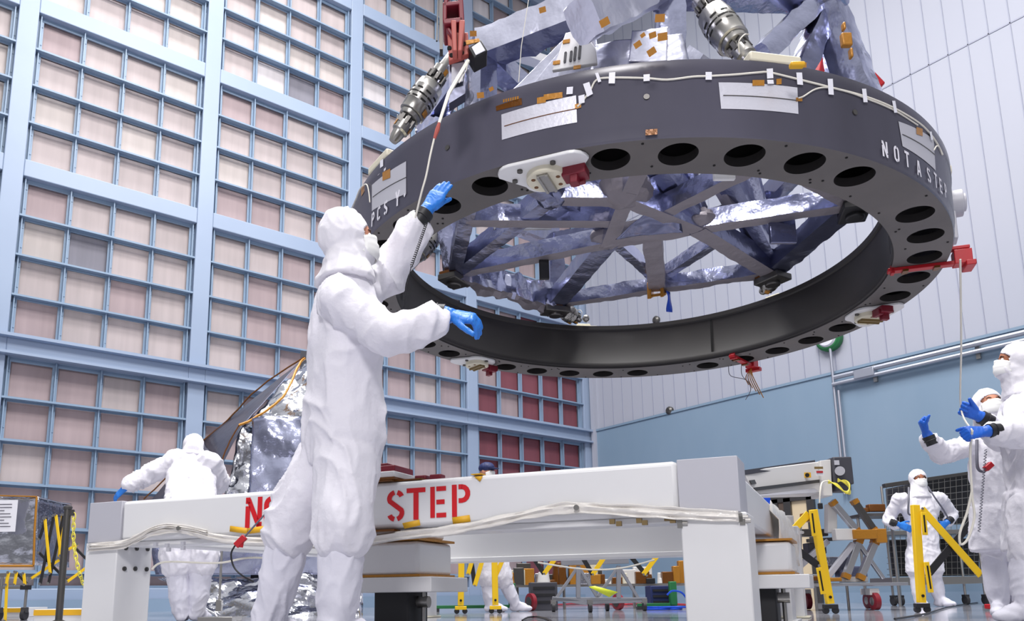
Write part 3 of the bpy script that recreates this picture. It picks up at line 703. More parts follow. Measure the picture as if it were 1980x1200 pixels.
for (x, y, D, s_) in ((1049, 19, 3.15, .03), (1169, 43, 3.02, .04), (1276, 35, 3.0, .04), (1260, 100, 3.0, .035), (1281, 71, 3.0, .04), (1262, 68, 3.0, .03), (1233, 86, 3.0, .03), (915, 65, 3.18, .03), (1243, 68, 3.0, .02), (929, 184, 3.1, .03), (950, 172, 3.12, .02)):
    r_ = ray((x, y)); p = PD(x, y, D-.16); vd = unit(r_); x_, y_, z_ = frame(vd, UZ)
    th = random.uniform(-.5, .5); xx = x_*math.cos(th)+y_*math.sin(th); yy = -x_*math.sin(th)+y_*math.cos(th)
    m = MB(); m.box(p, (s_, s_*.75, .004), (xx, yy, z_)); m.build('tape_tab', 'kapton', tel)
# nodes of the lower deck: dark end fittings with gold tape
for i, c in enumerate(Lo):
    er = unit(c-RGC-RN*np.dot(c-RGC, RN)); et = np.cross(RN, er)
    m = MB(); m.box(c-RN*.09, (.22, .16, .05), (et, er, RN)); m.cyl(c-RN*.10, c-RN*.14, .055, n=20); f = m.build('end_fitting', 'steel_dark' if i < 3 else 'black', tel, bevel=.008)
    m = MB(); m.box(c-RN*.055+et*.03, (.14, .15, .03), (et, er, RN)); m.build('tape_wrap', 'kapton_dark', f, bevel=.004)
er = unit(MID[0]-RGC); et = np.cross(RN, er)
m = MB(); m.box(MID[0]-RN*.03-et*.05, (.03, .13, .14), (et, er, RN)); m.box(MID[0]-RN*.03+et*.06, (.035, .13, .14), (et, er, RN)); m.box(MID[0]-RN*.08, (.16, .1, .02), (et, er, RN)); m.build('joint_fitting', 'kapton', tel, bevel=.005)
# blue flag hanging at the mid joint
fp = PD(1292, 563, np.dot(MID[0][:2], FH)-.05); m = MB()
m.grid([[fp+np.array([.004*math.sin(t*6), .02*math.sin(t*5)*(k-.5), 0])+UX*.8*.03*(k-.5)*(1.2-.35*abs(t-.5))*2-UZ*.17*t+UX*.01*math.sin(t*3) for k in (0, .5, 1)] for t in np.linspace(0, 1, 8)])
m.build('tether_tag', 'royal_blue', tel, solid=.004)
# ------------------------------------------------------------------ actuator struts between ring and truss
def actuator(p0, p1, R0=.075):
    p0 = np.asarray(p0, float); p1 = np.asarray(p1, float); L = np.linalg.norm(p1-p0); x, y, z = frame(p1-p0); k = L/.62
    m = MB(); m.lathe(p0, z, [(0, R0*.35), (.03, R0*.5), (L*.10, R0*.55), (L*.115, R0*.72), (L*.2, R0*.72), (L*.215, R0*.5), (L*.25, R0*.5), (L*.26, R0*.9), (L*.28, R0*.95), (L*.30, R0*.95)], n=28)
    m.cyl(p0+z*L*.28, p0+z*L*.70, R0*.6)
    m.lathe(p0, z, [(L*.66, R0*.7), (L*.68, R0*.62), (L*.74, R0*.62), (L*.75, R0*.72), (L*.82, R0*.72), (L*.83, R0*.5), (L*.98, R0*.42), (L, R0*.3)], n=28)
    a = m.build('actuator', 'steel', tel, smooth=40)
    m = MB(); m.lathe(p0, z, [(L*.30, R0*.85), (L*.31, R0*1.12), (L*.40, R0*1.16), (L*.405, R0*1.2), (L*.56, R0*1.2), (L*.565, R0*1.16), (L*.63, R0*1.1), (L*.66, R0*.8)], n=36); sl = m.build('slotted_sleeve', 'steel', a, smooth=40)
    m = MB()
    for row, hh in enumerate((.42, .465, .51)):
        for q in range(9):
            t0 = q*.698+row*.35; R = R0*1.2+.0015
            m.grid([[p0+z*(L*hh+dz)+(x*math.cos(t0+dt)+y*math.sin(t0+dt))*R for dz in (-.005*k, .005*k)] for dt in np.linspace(0, .42, 6)])
            if row == 1: m.grid([[p0+z*(L*hh+dz)+(x*math.cos(t0+dt)+y*math.sin(t0+dt))*R for dz in (-.003*k, .003*k)] for dt in np.linspace(.42, .66, 4)])
    m.build('slot', 'matte_black', sl)  # dark patches on the sleeve surface stand in for shaded openings
    m = MB()
    for q in range(7):
        t0 = q*.9; m.box(p0+z*L*.21+(x*math.cos(t0)+y*math.sin(t0))*R0*.62, (.02, .02, .05), (x, y, z)); m.box(p0+z*L*.71+(x*math.cos(t0)+y*math.sin(t0))*R0*.7, (.02, .014, .05), (x, y, z)); m.cyl(p0+z*L*.69+(x*math.cos(t0+.3)+y*math.sin(t0+.3))*R0*.75, p0+z*L*.75+(x*math.cos(t0+.3)+y*math.sin(t0+.3))*R0*.75, .007, n=8)
    each(m, 'clamp_lug', 'steel_dark', a)
    m = MB(); 
    for hh, t0 in ((.155, 2.0), (.155, 4.5), (.78, 3.9), (.35, 4.2)):
        R = R0*(.73 if hh < .3 or hh > .7 else 1.17)+.002
        m.grid([[p0+z*(L*hh+dz)+(x*math.cos(t0+dt)+y*math.sin(t0+dt))*R for dz in (-.018, .018)] for dt in np.linspace(0, .5, 5)])
    each(m, 'tape_patch', 'kapton', a)
    w_ = MB(); w_.tube(smoothpath([p0+z*L*.12+x*R0*.8, p0+z*L*.16+x*R0*1.1+y*.03, p0+z*L*.2+x*R0*.7+y*.06, p0+z*L*.24+y*R0*1.0], 5), .003, n=5); w_.build('harness', 'cord_white', a)
    return a
BR = [(55, 1), (175, 5), (-65, 3), (-2, 2), (-118, 4), (122, 0)]
for (a, ni) in BR:
    er = unit(RP(1, a, 0)-RGC); et = np.cross(RN, er)
    base = RP(1.70, a, RT+.03)
    m = MB(); m.prism([(-.13, -.15), (.13, -.15), (.09, .09), (-.09, .09)], .045, RP(1.70, a, RT), et, -er) if False else m.box(RP(1.705, a, RT+.02), (.24, .25, .045), (et, er, RN)); m.box(RP(1.66, a, RT+.055), (.12, .10, .03), (et, er, RN))
    br = m.build('ring_bracket', 'cream', tel, bevel=.008)
    tgt = RP(1.40, ANG[ni], HU-.10)
    if ni in (1, 2): tgt = RP(1.38, ANG[ni], HL-.05); base = RP(1.50, a, RT+.03)
    if ni == 5: tgt = RP(1.46, ANG[ni]-2, HU-.12)
    if ni == 4: tgt = RP(1.42, ANG[ni]+4, HU-.02)
    d = unit(tgt-base)
    m = MB(); m.ball(base+RN*.045, .032); m.build('ball_joint', 'steel', br)
    if ni == 5: base, tgt = PD(748, 290, 3.86), PD(876, 104, 3.84); d = unit(tgt-base)
    actuator(base+d*.06, tgt, .066 if ni in (4, 5) else .06)
# red lifting fitting with serial plate on the near left node
n5 = RP(1.50, -173, HU)
F0 = PD(888, 108, 3.05)-UZ*.0; vx, vy, vz = frame(np.array([FH[0], FH[1], 0]), UZ)
vx = -vx if np.dot(vx, [.803, -.596, 0]) < 0 else vx
def fpt(x, y, d=0): return onplane((x, y), F0-vz*d, vz)
def fpoly(mb, pix, d, depth, mi=0):
    o = fpt(*pix[0], d); P = [fpt(*q, d) for q in pix]; poly = [((p-o)@vx, (p-o)@UZ) for p in P]
    ar = sum(poly[i][0]*poly[(i+1) % len(poly)][1]-poly[(i+1) % len(poly)][0]*poly[i][1] for i in range(len(poly)))
    if ar < 0: poly = poly[::-1]
    nz = np.cross(vx, UZ); s_ = 1 if np.dot(nz, vz) > 0 else -1
    mb.prism(poly, depth*s_, o, vx, UZ, mi)
m = MB(); fpoly(m, [(865, 62), (905, 62), (907, 104), (868, 118)], .03, .03); fpoly(m, [(872, 38), (882, 38), (884, 98), (875, 98)], .09, .06); fpoly(m, [(888, 38), (899, 38), (893, 98), (885, 98)], .09, .06)
lug = m.build('lifting_foot', 'primer_red', tel, bevel=.004)
m = MB()
for (x, y) in ((873, 106), (893, 101), (869, 92), (897, 84)): p = fpt(x, y, .034); m.cyl(p, p+vz*.01, .010, n=12)
each(m, 'bolt_hole', 'matte_black', lug)
m = MB(); fpoly(m, [(856, 8), (864, -6), (864, 36), (856, 40)], .07, .14); fpoly(m, [(856, 36), (895, 32), (897, 42), (858, 46)], .07, .14); fpoly(m, [(856, 4), (890, 0), (890, 8), (856, 12)], .07, .14); fpoly(m, [(884, -40), (893, -45), (898, 40), (888, 40)], .07, .14)
fpoly(m, [(862, -60), (872, -60), (866, 6), (858, 6)], .07, .14); fpoly(m, [(858, 46), (866, 46), (880, 70), (874, 72)], .05, .05)
m.build('lifting_yoke', 'maroon', lug, bevel=.004)
m = MB(); fpoly(m, [(905, 92), (930, 76), (943, 98), (917, 112)], .06, .10); blk = m.build('junction_box', 'black', tel, bevel=.004)
m = MB(); fpoly(m, [(912, 91), (928, 80), (938, 97), (920, 106)], .066, .004); m.build('serial_plate', 'white_tape', blk)
m = MB(); fpoly(m, [(900, 78), (926, 74), (928, 80), (902, 86)], .064, .006); m.build('tape_strip', 'kapton', blk)
# dark pillar and pale plate under the lifting foot
m = MB(); fpoly(m, [(868, 116), (898, 110), (900, 180), (868, 200)], -.02, .06); m.build('node_plate', 'graphite_sheet', tel); m = MB(); fpoly(m, [(873, 124), (897, 120), (895, 156), (873, 162)], .0, .006); m.build('pale_label', 'grey_paint', tel)
m = MB(); fpoly(m, [(849, -30), (856, -30), (856, 95), (850, 95)], -.1, .05); fpoly(m, [(846, 0), (848, 0), (846, 78), (843, 78)], -.1, .01); m.build('mast', 'steel_dark', tel)
# white webbing strap and tag line that hangs from the fitting
s0, s1, s2, s3 = fpt(905, 118, .06), PD(868, 180, 2.86), PD(849, 238, 2.80), PD(808, 418, 2.86)
m = MB(); m.tube([s0, s1, s2], [.009, .008, .006], n=6); m.build('webbing_strap', 'cord_white', tel)
m = MB(); m.tube([s2, PD(846, 250, 2.80), PD(840, 268, 2.8)], [.006, .010, .006], n=8); m.build('swivel_hook', 'primer_red', tel)
m = MB(); m.tube(smoothpath([PD(840, 266, 2.8), PD(832, 300, 2.8), PD(824, 340, 2.81), PD(815, 372, 2.83), PD(803, 421, 2.9)], 4), .004, n=6); m.build('tag_line', 'cord_white', tel)
m = MB(); m.tube([PD(1025, -20, 2.9), PD(1008, 90, 2.9), PD(1003, 158, 2.93)], .0018, n=5); m.tube([PD(905, 118, 2.95), PD(902, 135, 2.95), PD(888, 160, 2.9)], .0018, n=5); each(m, 'wire', 'cord_white', tel)
# orange padded box on the right-hand leg, red crane leg behind
def patchbox(x, y, D, w_, h_, name, material, parent=tel):
    p = PD(x, y, D); m = MB(); m.box(p, (w_, .03, h_), (vx, -vz, UZ)); return m.build(name, material, parent, bevel=.006)
patchbox(1636, 78, 3.35, .05, .07, 'heater_box', 'kapton'); patchbox(1631, 52, 3.36, .014, .04, 'tape_tab', 'kapton'); patchbox(1645, 104, 3.34, .014, .05, 'tape_tab', 'kapton')
patchbox(1541, 126, 2.86, .06, .02, 'bracket_label', 'tape_yellow')
m = MB(); m.bar(PD(1590, 90, 4.4), PD(1572, 200, 4.4), .06, .06); m.bar(PD(1640, 110, 4.4), PD(1700, 172, 4.4), .07, .07); each(m, 'red_strut', 'red_paint', tel, bevel=.01)
# dark boxes and harness seen through the opening
for (x, y, D, w_, h_, mt) in ((1052, 515, 5.2, .07, .2, 'black'), (1010, 440, 4.9, .4, .03, 'aluminium'), (1512, 440, 4.6, .17, .22, 'foil_dark'), (1500, 415, 4.6, .14, .07, 'steel_dark'), (1400, 340, 3.9, .12, .05, 'white_paint'), (950, 415, 4.9, .16, .08, 'black'), (1035, 350, 4.4, .4, .1, 'foil_dark')):
    patchbox(x, y, D, w_, h_, 'equipment_box', mt)

er = unit(RP(1, -63, 0)-RGC); m = MB(); m.cyl(RP(RO-.01, -63, .26), RP(RO+.06, -63, .26), .075, n=24); m.cyl(RP(RO+.06, -63, .26), RP(RO+.075, -63, .26), .05, n=24); m.build('end_cap', 'grey_paint', tel, bevel=.004)
m = MB(); m.box(RP(RO+.008, -63, .12), (.02, .10, .16), (er, np.cross(RN, er), RN)); m.build('end_cap_plate', 'grey_paint', tel, bevel=.004)
# ================================================================== people
def caps(m, pts, radii, n=18, flat=None):
    for i in range(len(pts)-1): m.cyl(pts[i], pts[i+1], radii[i], radii[i+1], n=n)
    for p, r in zip(pts, radii): m.ball(p, r, n=n, m=10)
def loft(m, secs, lat, n=28, sq=2.4):
    # secs: (centre, half width, half depth, forward vector)
    R = []
    for (c, a, b, f) in secs:
        row = []
        for t in np.linspace(0, 2*math.pi, n, endpoint=False):
            ct, st = math.cos(t), math.sin(t); k = (abs(ct)**sq+abs(st)**sq)**(-1/sq)
            row.append(np.asarray(c)+lat*a*ct*k+f*b*st*k)
        R.append(row)
    m.rings(R)
def wrinkle(me, amp, freq, seed, focus=(), dirs=None):
    co = coords(me); no = normals(me); out_ = co.copy(); sd = np.array([seed*3.1, seed*1.7, seed*.9])
    foc = [(np.asarray(c, float), r, g) for c, r, g in focus]
    for i in range(len(co)):
        p = co[i]; q = p*np.array([freq, freq, freq*.55])+sd
        wv = mnoise.noise(Vector(q*.6))*1.6
        r1 = max(0, ridge((q[0]+wv, q[1]+wv*.7, q[2]+wv))); r2 = max(0, ridge((q[0]*1.9+wv, q[1]*1.9, q[2]*1.7+5)))
        d = r1**2.2*1.0+r2**2*.45
        g = 1.0
        for c, r, k in foc:
            e_ = np.linalg.norm(p-c)/r
            if e_ < 1: g += k*(1-e_)
        out_[i] = p+no[i]*amp*g*(d-.35)
    me.vertices.foreach_set('co', out_.ravel()); me.update()
def hand(parent, wrist, d, back, thumb, curls, scale=1.0, material='glove_blue', voxel=.0035, cuff=True, spread=.05, thumb_out=.8, name='glove', band=True, cuff_len=.05, bend=(.75, 1.0, .7)):
    """d: wrist to knuckles, back: out of the back of the hand, thumb: rough side of the thumb"""
    y = unit(d); z = unit(np.asarray(back)-y*np.dot(back, y)); x = np.cross(y, z); x = x if np.dot(x, thumb) > 0 else -x
    W = np.asarray(wrist, float); S = scale
    def L(a, b, c): return W+(x*a+y*b+z*c)*S
    m = MB()
    secs = [(L(0, -.01, 0), .030*S, .024*S), (L(.002, .02, 0), .036*S, .022*S), (L(.003, .05, 0), .042*S, .018*S), (L(.002, .075, 0), .044*S, .016*S), (L(0, .092, -.001), .042*S, .013*S)]
    loft(m, [(c, a, b, z) for c, a, b in secs], x, n=22, sq=2.6)
    bx = [.030, .0105, -.010, -.029]; ln = [.073, .081, .076, .060]; rd = [.0098, .0100, .0096, .0086]
    for k in range(4):
        p = L(bx[k], .088, 0); ang = 0; dirx = (1.5-k)*spread
        pts = [L(bx[k]*.9, .06, 0), p]; rr = [rd[k]*S, rd[k]*1.04*S]
        for seg, fr in enumerate((.48, .30, .22)):
            ang += curls[k]*bend[seg]
            dv = y*math.cos(ang)-z*math.sin(ang)+x*dirx*math.cos(ang); p = p+unit(dv)*ln[k]*fr*S; pts.append(p); rr.append(rd[k]*S*(1.0-.07*(seg+1)))
        caps(m, pts, rr, n=12)
    t0 = L(.028, .022, -.006); dv = unit(x*thumb_out+y*(.95-.3*thumb_out)-z*.25); t1 = t0+dv*.044*S; dv2 = unit(dv+y*.35-z*curls[4]*.8); t2 = t1+dv2*.032*S; t3 = t2+unit(dv2+y*.2-z*curls[4]*.6)*.026*S
    caps(m, [L(.012, .012, -.002), t0, t1, t2, t3], [.018*S, .0155*S, .0125*S, .0115*S, .0098*S], n=12)
    if cuff: m.cyl(L(0, -cuff_len, 0), L(0, .005, 0), .040*S, .029*S, n=22); 
    me = fuse(m, voxel, 4, .5)
    wrinkle(me, .0016, 38, 3)
    g = link_mesh(me, name, material, parent)
    if band:
        b = MB(); b.cyl(L(0, -cuff_len-.045, 0), L(0, -cuff_len+.022, 0), .038*S, .042*S, n=24); b.tube([L(0.0, -cuff_len-.01, 0)+(x*math.cos(t)+z*math.sin(t))*.041*S for t in np.linspace(0, 2*math.pi, 20, endpoint=False)], .004, n=6, loop=True)
        b.build('wrist_band', 'black', parent)
    return g
def head_frame(fwd, up=(0, 0, 1)):
    f = unit(fwd); l = unit(np.cross(up, f)); u = np.cross(f, l); return f, l, u
def person(name_label, cat, loc, J, fwd, lat=None, hfwd=None, hup=(0, 0, 1), voxel=.011, amp=.010, seed=1, coat=False, hood=True, mask=True, skin='skin', cap=False, hands=(), bulk=1.0, arm_r=(.083, .070, .058), hem=True, group=None, wfreq=9, hood_open=.088, headgear='hood_cloth', sleeve_ext=(1.0, 1.0), face=True, coat_len=None):
    root = thing('person', name_label, cat, loc, group)
    fwd = unit(np.asarray(fwd, float)); 
    lat = unit(np.asarray(J['shL'])-np.asarray(J['shR'])) if lat is None else unit(lat)
    hf, hl, hu = head_frame(fwd if hfwd is None else hfwd, hup)
    H = np.asarray(J['head'], float); N = np.asarray(J['neck'], float); P = np.asarray(J['pelvis'], float)
    K = {k: np.asarray(v, float) for k, v in J.items()}
    # --- body: head, neck and trunk in one skin
    m = MB(); m.ball(H+hu*.02, (.075, .092, .10), ax=(hl, hf, hu), n=20, m=14); m.ball(H+hf*.022-hu*.055, (.052, .066, .062), ax=(hl, hf, hu), n=18, m=12)
    m.ball(H+hf*.085-hu*.018, (.012, .018, .026), ax=(hl, hf, hu), n=12, m=8); m.ball(H+hf*.094-hu*.034, (.015, .014, .011), ax=(hl, hf, hu), n=12, m=8)
    m.ball(H+hf*.066+hu*.022, (.052, .022, .014), ax=(hl, hf, hu), n=14, m=8)
    for sx in (-1, 1): m.ball(H+hl*.076*sx-hu*.005, (.010, .018, .028), ax=(hl, hf, hu), n=10, m=8); m.ball(H+hl*.036*sx+hf*.062-hu*.03, (.022, .02, .02), ax=(hl, hf, hu), n=10, m=8)
    m.ball(H+hf*.075-hu*.068, (.024, .014, .008), ax=(hl, hf, hu), n=10, m=6); m.ball(H+hf*.075-hu*.080, (.02, .013, .008), ax=(hl, hf, hu), n=10, m=6)
    m.cyl(N-(H-N)*.2, H-hu*.04, .058, .052, n=18); loft(m, [(P, .12, .08, fwd), (P*.5+N*.5, .11, .08, fwd), (N*.85+P*.15, .13, .07, fwd), (N, .06, .05, fwd)], lat)
    body = link_mesh(fuse(m, .006, 4), 'body', skin, root)
    if face:
        e_ = MB(); br = MB(); ir = MB()
        for sx in (-1, 1):
            c = H+hl*.032*sx+hf*.076+hu*.001; e_.ball(c, .0125, n=12, m=8); ir.ball(c+hf*.0085, .0062, n=10, m=8)
            br.tube([H+hl*(.016*sx)+hf*.089+hu*.020, H+hl*(.032*sx)+hf*.087+hu*.026, H+hl*(.050*sx)+hf*.074+hu*.021], [.0025, .004, .002], n=6)
        eo = e_.build('eyes', 'eye_white', body); ir.build('iris', 'iris', eo); br.build('eyebrows', 'brow', body)
    # --- coverall
    m = MB(); b = bulk; sp = N-P
    shm = (K['shL']+K['shR'])/2; sw = np.linalg.norm(K['shL']-K['shR'])/2
    secs = [(P-unit(sp)*.10, .165*b, .125*b), (P, .185*b, .145*b), (P+sp*.28, .178*b, .140*b), (P+sp*.55, .186*b, .138*b), (P*.25+N*.75, max(.15, sw*.96), .125*b), (P*.10+N*.90, sw*.80, .100*b), (N, .085, .075), (N+unit(H-N)*.05, .07, .07)]
    loft(m, [(c, a, d_, fwd) for c, a, d_ in secs], lat)
    foc = []
    for s_ in 'LR':
        sh, el, wr = K['sh'+s_], K['el'+s_], K['wr'+s_]; se = sleeve_ext['LR'.index(s_)]
        wr2 = el+(wr-el)*se; mid = (el+wr2)*.5
        caps(m, [sh*.8+shm*.2, sh, (sh+el)/2, el, mid, el+(wr2-el)*.86, wr2], [arm_r[0]*1.05*b, arm_r[0]*b, (arm_r[0]+arm_r[1])/2*b, arm_r[1]*b*1.04, arm_r[1]*.95*b, arm_r[2]*b*1.04, arm_r[2]*.80*b])
        foc += [(el, .16, 1.1), (wr2, .10, .8), (sh, .16, .5)]
        hp, kn = K['hp'+s_], K['kn'+s_]
        if coat:
            pass
        kk = kn+(K['an'+s_]-kn)*(.12 if hem else .10)
        caps(m, [hp, (hp+kn)/2, kn, kk], [.124*b, .120*b, .118*b, .112*b] if hem else [.115*b, .10*b, .088*b, .08*b]); foc += [(kn, .16, .6 if hem else 1.0), (hp, .18, .4)]
    if coat:                                # long smock hanging below the hips
        q = (K['hpL']+K['hpR'])/2; lo = (K['knL']+K['knR'])/2; zz_ = lo*1.0; cl = coat_len if coat_len is not None else 1.0
        loft(m, [(q+UZ*.12, .19*b, .15*b, fwd), (q, .21*b, .16*b, fwd), (q*.5+lo*.5, .222*b, .165*b, fwd), (q*(1-cl)+lo*cl, .228*b, .165*b, fwd)], lat)
    if hood:                                # hood skirt over the shoulders
        pass
    me = fuse(m, voxel, 7, .55); foc.append((P+sp*.15, .25, .5)); wrinkle(me, amp, wfreq, seed, foc)
    suit = link_mesh(me, 'coverall', 'coverall', root)
    # seams
    # --- boots and gaiters
    for s_ in 'LR':
        kn, an = K['kn'+s_], K['an'+s_]; toe = K.get('toe'+s_); td = unit(toe-an) if toe is not None else fwd; td = unit(np.array([td[0], td[1], 0]))
        m = MB(); k0 = kn+(an-kn)*.06; caps(m, [k0, kn+(an-kn)*.35, kn+(an-kn)*.75, an], [.072*b, .084*b, .080*b, .062*b])
        heel = np.array([an[0], an[1], .045]); sd = np.cross(UZ, td)
        m.ball(heel+td*.0, (.050, .075, .048), ax=(sd, td, UZ)); m.ball(heel+td*.12-UZ*.006, (.052, .10, .042), ax=(sd, td, UZ)); m.ball(heel+td*.06+UZ*.02, (.048, .10, .05), ax=(sd, td, UZ)); m.cyl(an, heel, .058, .05)
        me = fuse(m, voxel*.9, 5, .5); wrinkle(me, amp*.6, 10, seed+4, [(an, .14, 1.2), (kn, .15, .8)])
        c_ = coords(me); c_[:, 2] = np.maximum(c_[:, 2], .004); me.vertices.foreach_set('co', c_.ravel()); me.update()
        link_mesh(me, 'boot_cover', 'boot_cloth', root)
    # --- hood with a face opening
    if hood:
        m = MB(); m.ball(H+hu*.022-hf*.022, (.100, .112, .120), ax=(hl, hf, hu), n=22, m=16); m.ball(H-hu*.06+hf*.005, (.088, .098, .085), ax=(hl, hf, hu), n=20, m=12)
        m.cyl(H-hu*.05, N+unit(H-N)*.02, .088, .105, n=22); m.cyl(H, N, .085, .10, n=20); loft(m, [(N+unit(H-N)*.05, .10, .09, fwd), (N+unit(H-N)*.0, .13, .105, fwd), (N-unit(H-N)*.035, .15*.95, .115, fwd)], lat)
        me = fuse(m, voxel*.8, 5, .5); wrinkle(me, amp*.42, 12, seed+8, [(H-hu*.12, .12, 1.2)])
        import bmesh
        bm = bmesh.new(); bm.from_mesh(me); kill = []
        for f in bm.faces:
            q = np.array(f.calc_center_median())-H; a, bb, cc_ = q@hf, q@hl, q@hu
            if a > .048 and (bb/hood_open)**2+((cc_+.015)/.066)**2 < 1: kill.append(f)
        bmesh.ops.delete(bm, geom=kill, context='FACES'); bm.to_mesh(me); bm.free()
        h_ = link_mesh(me, 'hood', headgear, root); md = h_.modifiers.new('s', 'SOLIDIFY'); md.thickness = .004; md.offset = 0
    if cap:
        m = MB(); m.ball(H+hu*.05, (.092, .108, .075), ax=(hl, hf, hu), n=22, m=12); me = fuse(m, .008, 3); wrinkle(me, .003, 20, 2); link_mesh(me, 'cap', 'navy', root)
        m = MB(); m.ball(H+hu*.03+hf*.12, (.07, .06, .008), ax=(hl, hf, hu), n=18, m=6); m.build('cap_peak', 'navy', root)
    if mask:
        m = MB(); rows = []
        for v in np.linspace(-1, 1, 9):
            row = []
            for u_ in np.linspace(-1, 1, 15):
                th = u_*1.25; rr = .098-.012*abs(v)**2; ctr = H+hf*.014-hu*.052
                fo = .014*(1-abs(u_))*(1 if v < .5 else .8)
                row.append(ctr+hl*math.sin(th)*.082+hf*(math.cos(th)*(.088+fo)-.016*(v < 0)*v*v)+hu*v*.052*(1-.35*abs(u_)**2)+hf*.002*math.sin(v*9))
            rows.append(row)
        m.grid(rows); mk = m.build('face_mask', 'mask_cloth', root, smooth=60, solid=.004)
    for hd in hands:
        s_ = hd.pop('side'); wr, el = K['wr'+s_], K['el'+s_]; se = 1
        hand(root, K['hd'+s_], **hd)
    return root
DEPTH = np.array([FH[0], FH[1], 0]); RIGHT = np.array([FH[1], -FH[0], 0])     # away from the camera, and to the right of it
# ---- the technician in front of the stand
q = PD
J1 = dict(head=q(677, 464, 3.07), neck=q(668, 532, 3.07), pelvis=q(664, 850, 3.10),
          shR=q(655, 580, 2.93), elR=q(752, 648, 2.84), wrR=q(838, 622, 2.86), hdR=q(873, 610, 2.87),
          shL=q(696, 566, 3.22), elL=q(745, 536, 3.30), wrL=q(808, 437, 3.27), hdL=q(828, 402, 3.25),
          hpR=q(672, 890, 3.03), knR=q(664, 1012, 2.97), anR=q(650, 1215, 2.97), hpL=q(630, 890, 3.20), knL=q(566, 1008, 3.20), anL=q(520, 1205, 3.24))
for s_ in 'LR':
    J1['an'+s_][2] = .10; J1['toe'+s_] = J1['an'+s_]+RIGHT*.2+DEPTH*.08
p1 = person('nearest person in white hooded coverall, one blue glove raised to the dark ring', 'person', (J1['pelvis'][0], J1['pelvis'][1], 0), J1, RIGHT*.85+DEPTH*.45, lat=DEPTH*.80-RIGHT*.5,
            hfwd=RIGHT*.93+DEPTH*.28+UZ*.18, voxel=.0085, amp=.0155, seed=1, bulk=1.0, arm_r=(.088, .082, .072), wfreq=6.3,
            hands=[dict(side='L', d=RIGHT*.5+UZ*.85+DEPTH*.1, back=-DEPTH*.9-RIGHT*.25, thumb=RIGHT, curls=[.10, .08, .1, .14, .5], scale=1.0, spread=-.01, thumb_out=.15),
                   dict(side='R', d=RIGHT*.96-UZ*.16-DEPTH*.1, back=UZ*.6-DEPTH*.6+RIGHT*.3, thumb=-DEPTH-UZ*.6, curls=[.95, .92, .85, .75, .1], scale=1.0, thumb_out=.7, bend=(1.15, .35, .2), spread=.02)])
# coiled wrist cord and seams of the suit
m = MB(); path = []
c0, c1 = q(824, 432, 3.2), q(795, 515, 3.05)
for k in range(150):
    t = k/149; path.append(c0*(1-t)+c1*t+(RIGHT*math.cos(k*.9)+DEPTH*math.sin(k*.9))*.006)
m.tube(path, .0022, n=5); c2 = smoothpath([c1, q(786, 560, 3.05), q(780, 600, 3.1)], 5); m.tube(c2, .002, n=5); m.build('wrist_cord', 'black', p1)
m = MB(); lb = q(466, 1045, 3.35); m.tube([q(520, 985, 3.35), lb], .004, n=6)
cl = thing('clip_lead', 'red crocodile clip on a thin lead hanging at the stand lettering', 'clip', lb)
m.build('lead', 'cord_grey', cl); m = MB(); m.bar(q(474, 1037, 3.35), q(456, 1055, 3.35), .02, .028); m.bar(q(468, 1046, 3.35), q(466, 1058, 3.35), .012, .016); m.build('clip_body', 'red_paint', cl, bevel=.003)
m = MB(); m.tube(smoothpath([q(456, 1052, 3.35), q(447, 1070, 3.35), q(452, 1095, 3.35), q(468, 1112, 3.35), q(490, 1124, 3.4)], 5), .004, n=6); m.build('black_lead', 'black', cl)
# ---- bent technician at the foil-wrapped hardware
J2 = dict(head=q(374, 866, 7.62), neck=q(373, 878, 7.42), pelvis=q(368, 975, 6.95), shL=q(338, 890, 7.27), elL=q(288, 918, 7.2), wrL=q(249, 938, 7.1), hdL=q(240, 945, 7.08),
          shR=q(408, 893, 7.27), elR=q(424, 930, 7.5), wrR=q(412, 955, 7.75), hdR=q(408, 960, 7.8), hpL=q(346, 990, 6.95), hpR=q(390, 990, 6.95), knL=q(341, 1080, 6.9), knR=q(392, 1078, 6.95), anL=q(352, 1180, 6.95), anR=q(378, 1180, 7.0))
for s_ in 'LR': J2['an'+s_][2] = .10; J2['toe'+s_] = J2['an'+s_]+DEPTH*.2+(RIGHT*-.05 if s_ == 'L' else RIGHT*.06)
person('person in white coverall bent over behind the stand with left arm stretched out', 'person', (J2['pelvis'][0], J2['pelvis'][1], 0), J2, DEPTH*.96-UZ*.1, hfwd=DEPTH*.8-UZ*.6, hup=UZ*.6+DEPTH*.7, voxel=.014, amp=.016, seed=4, bulk=1.22, face=False, skin='hood_cloth', arm_r=(.082, .072, .064),
       hands=[dict(side='L', d=-RIGHT*.7-UZ*.7, back=UZ*.5-DEPTH*.6-RIGHT*.2, thumb=DEPTH, curls=[.4, .4, .4, .4, .3], voxel=.006), dict(side='R', d=DEPTH*.8-UZ*.5, back=UZ, thumb=-RIGHT, curls=[.4, .4, .4, .4, .3], voxel=.007)])
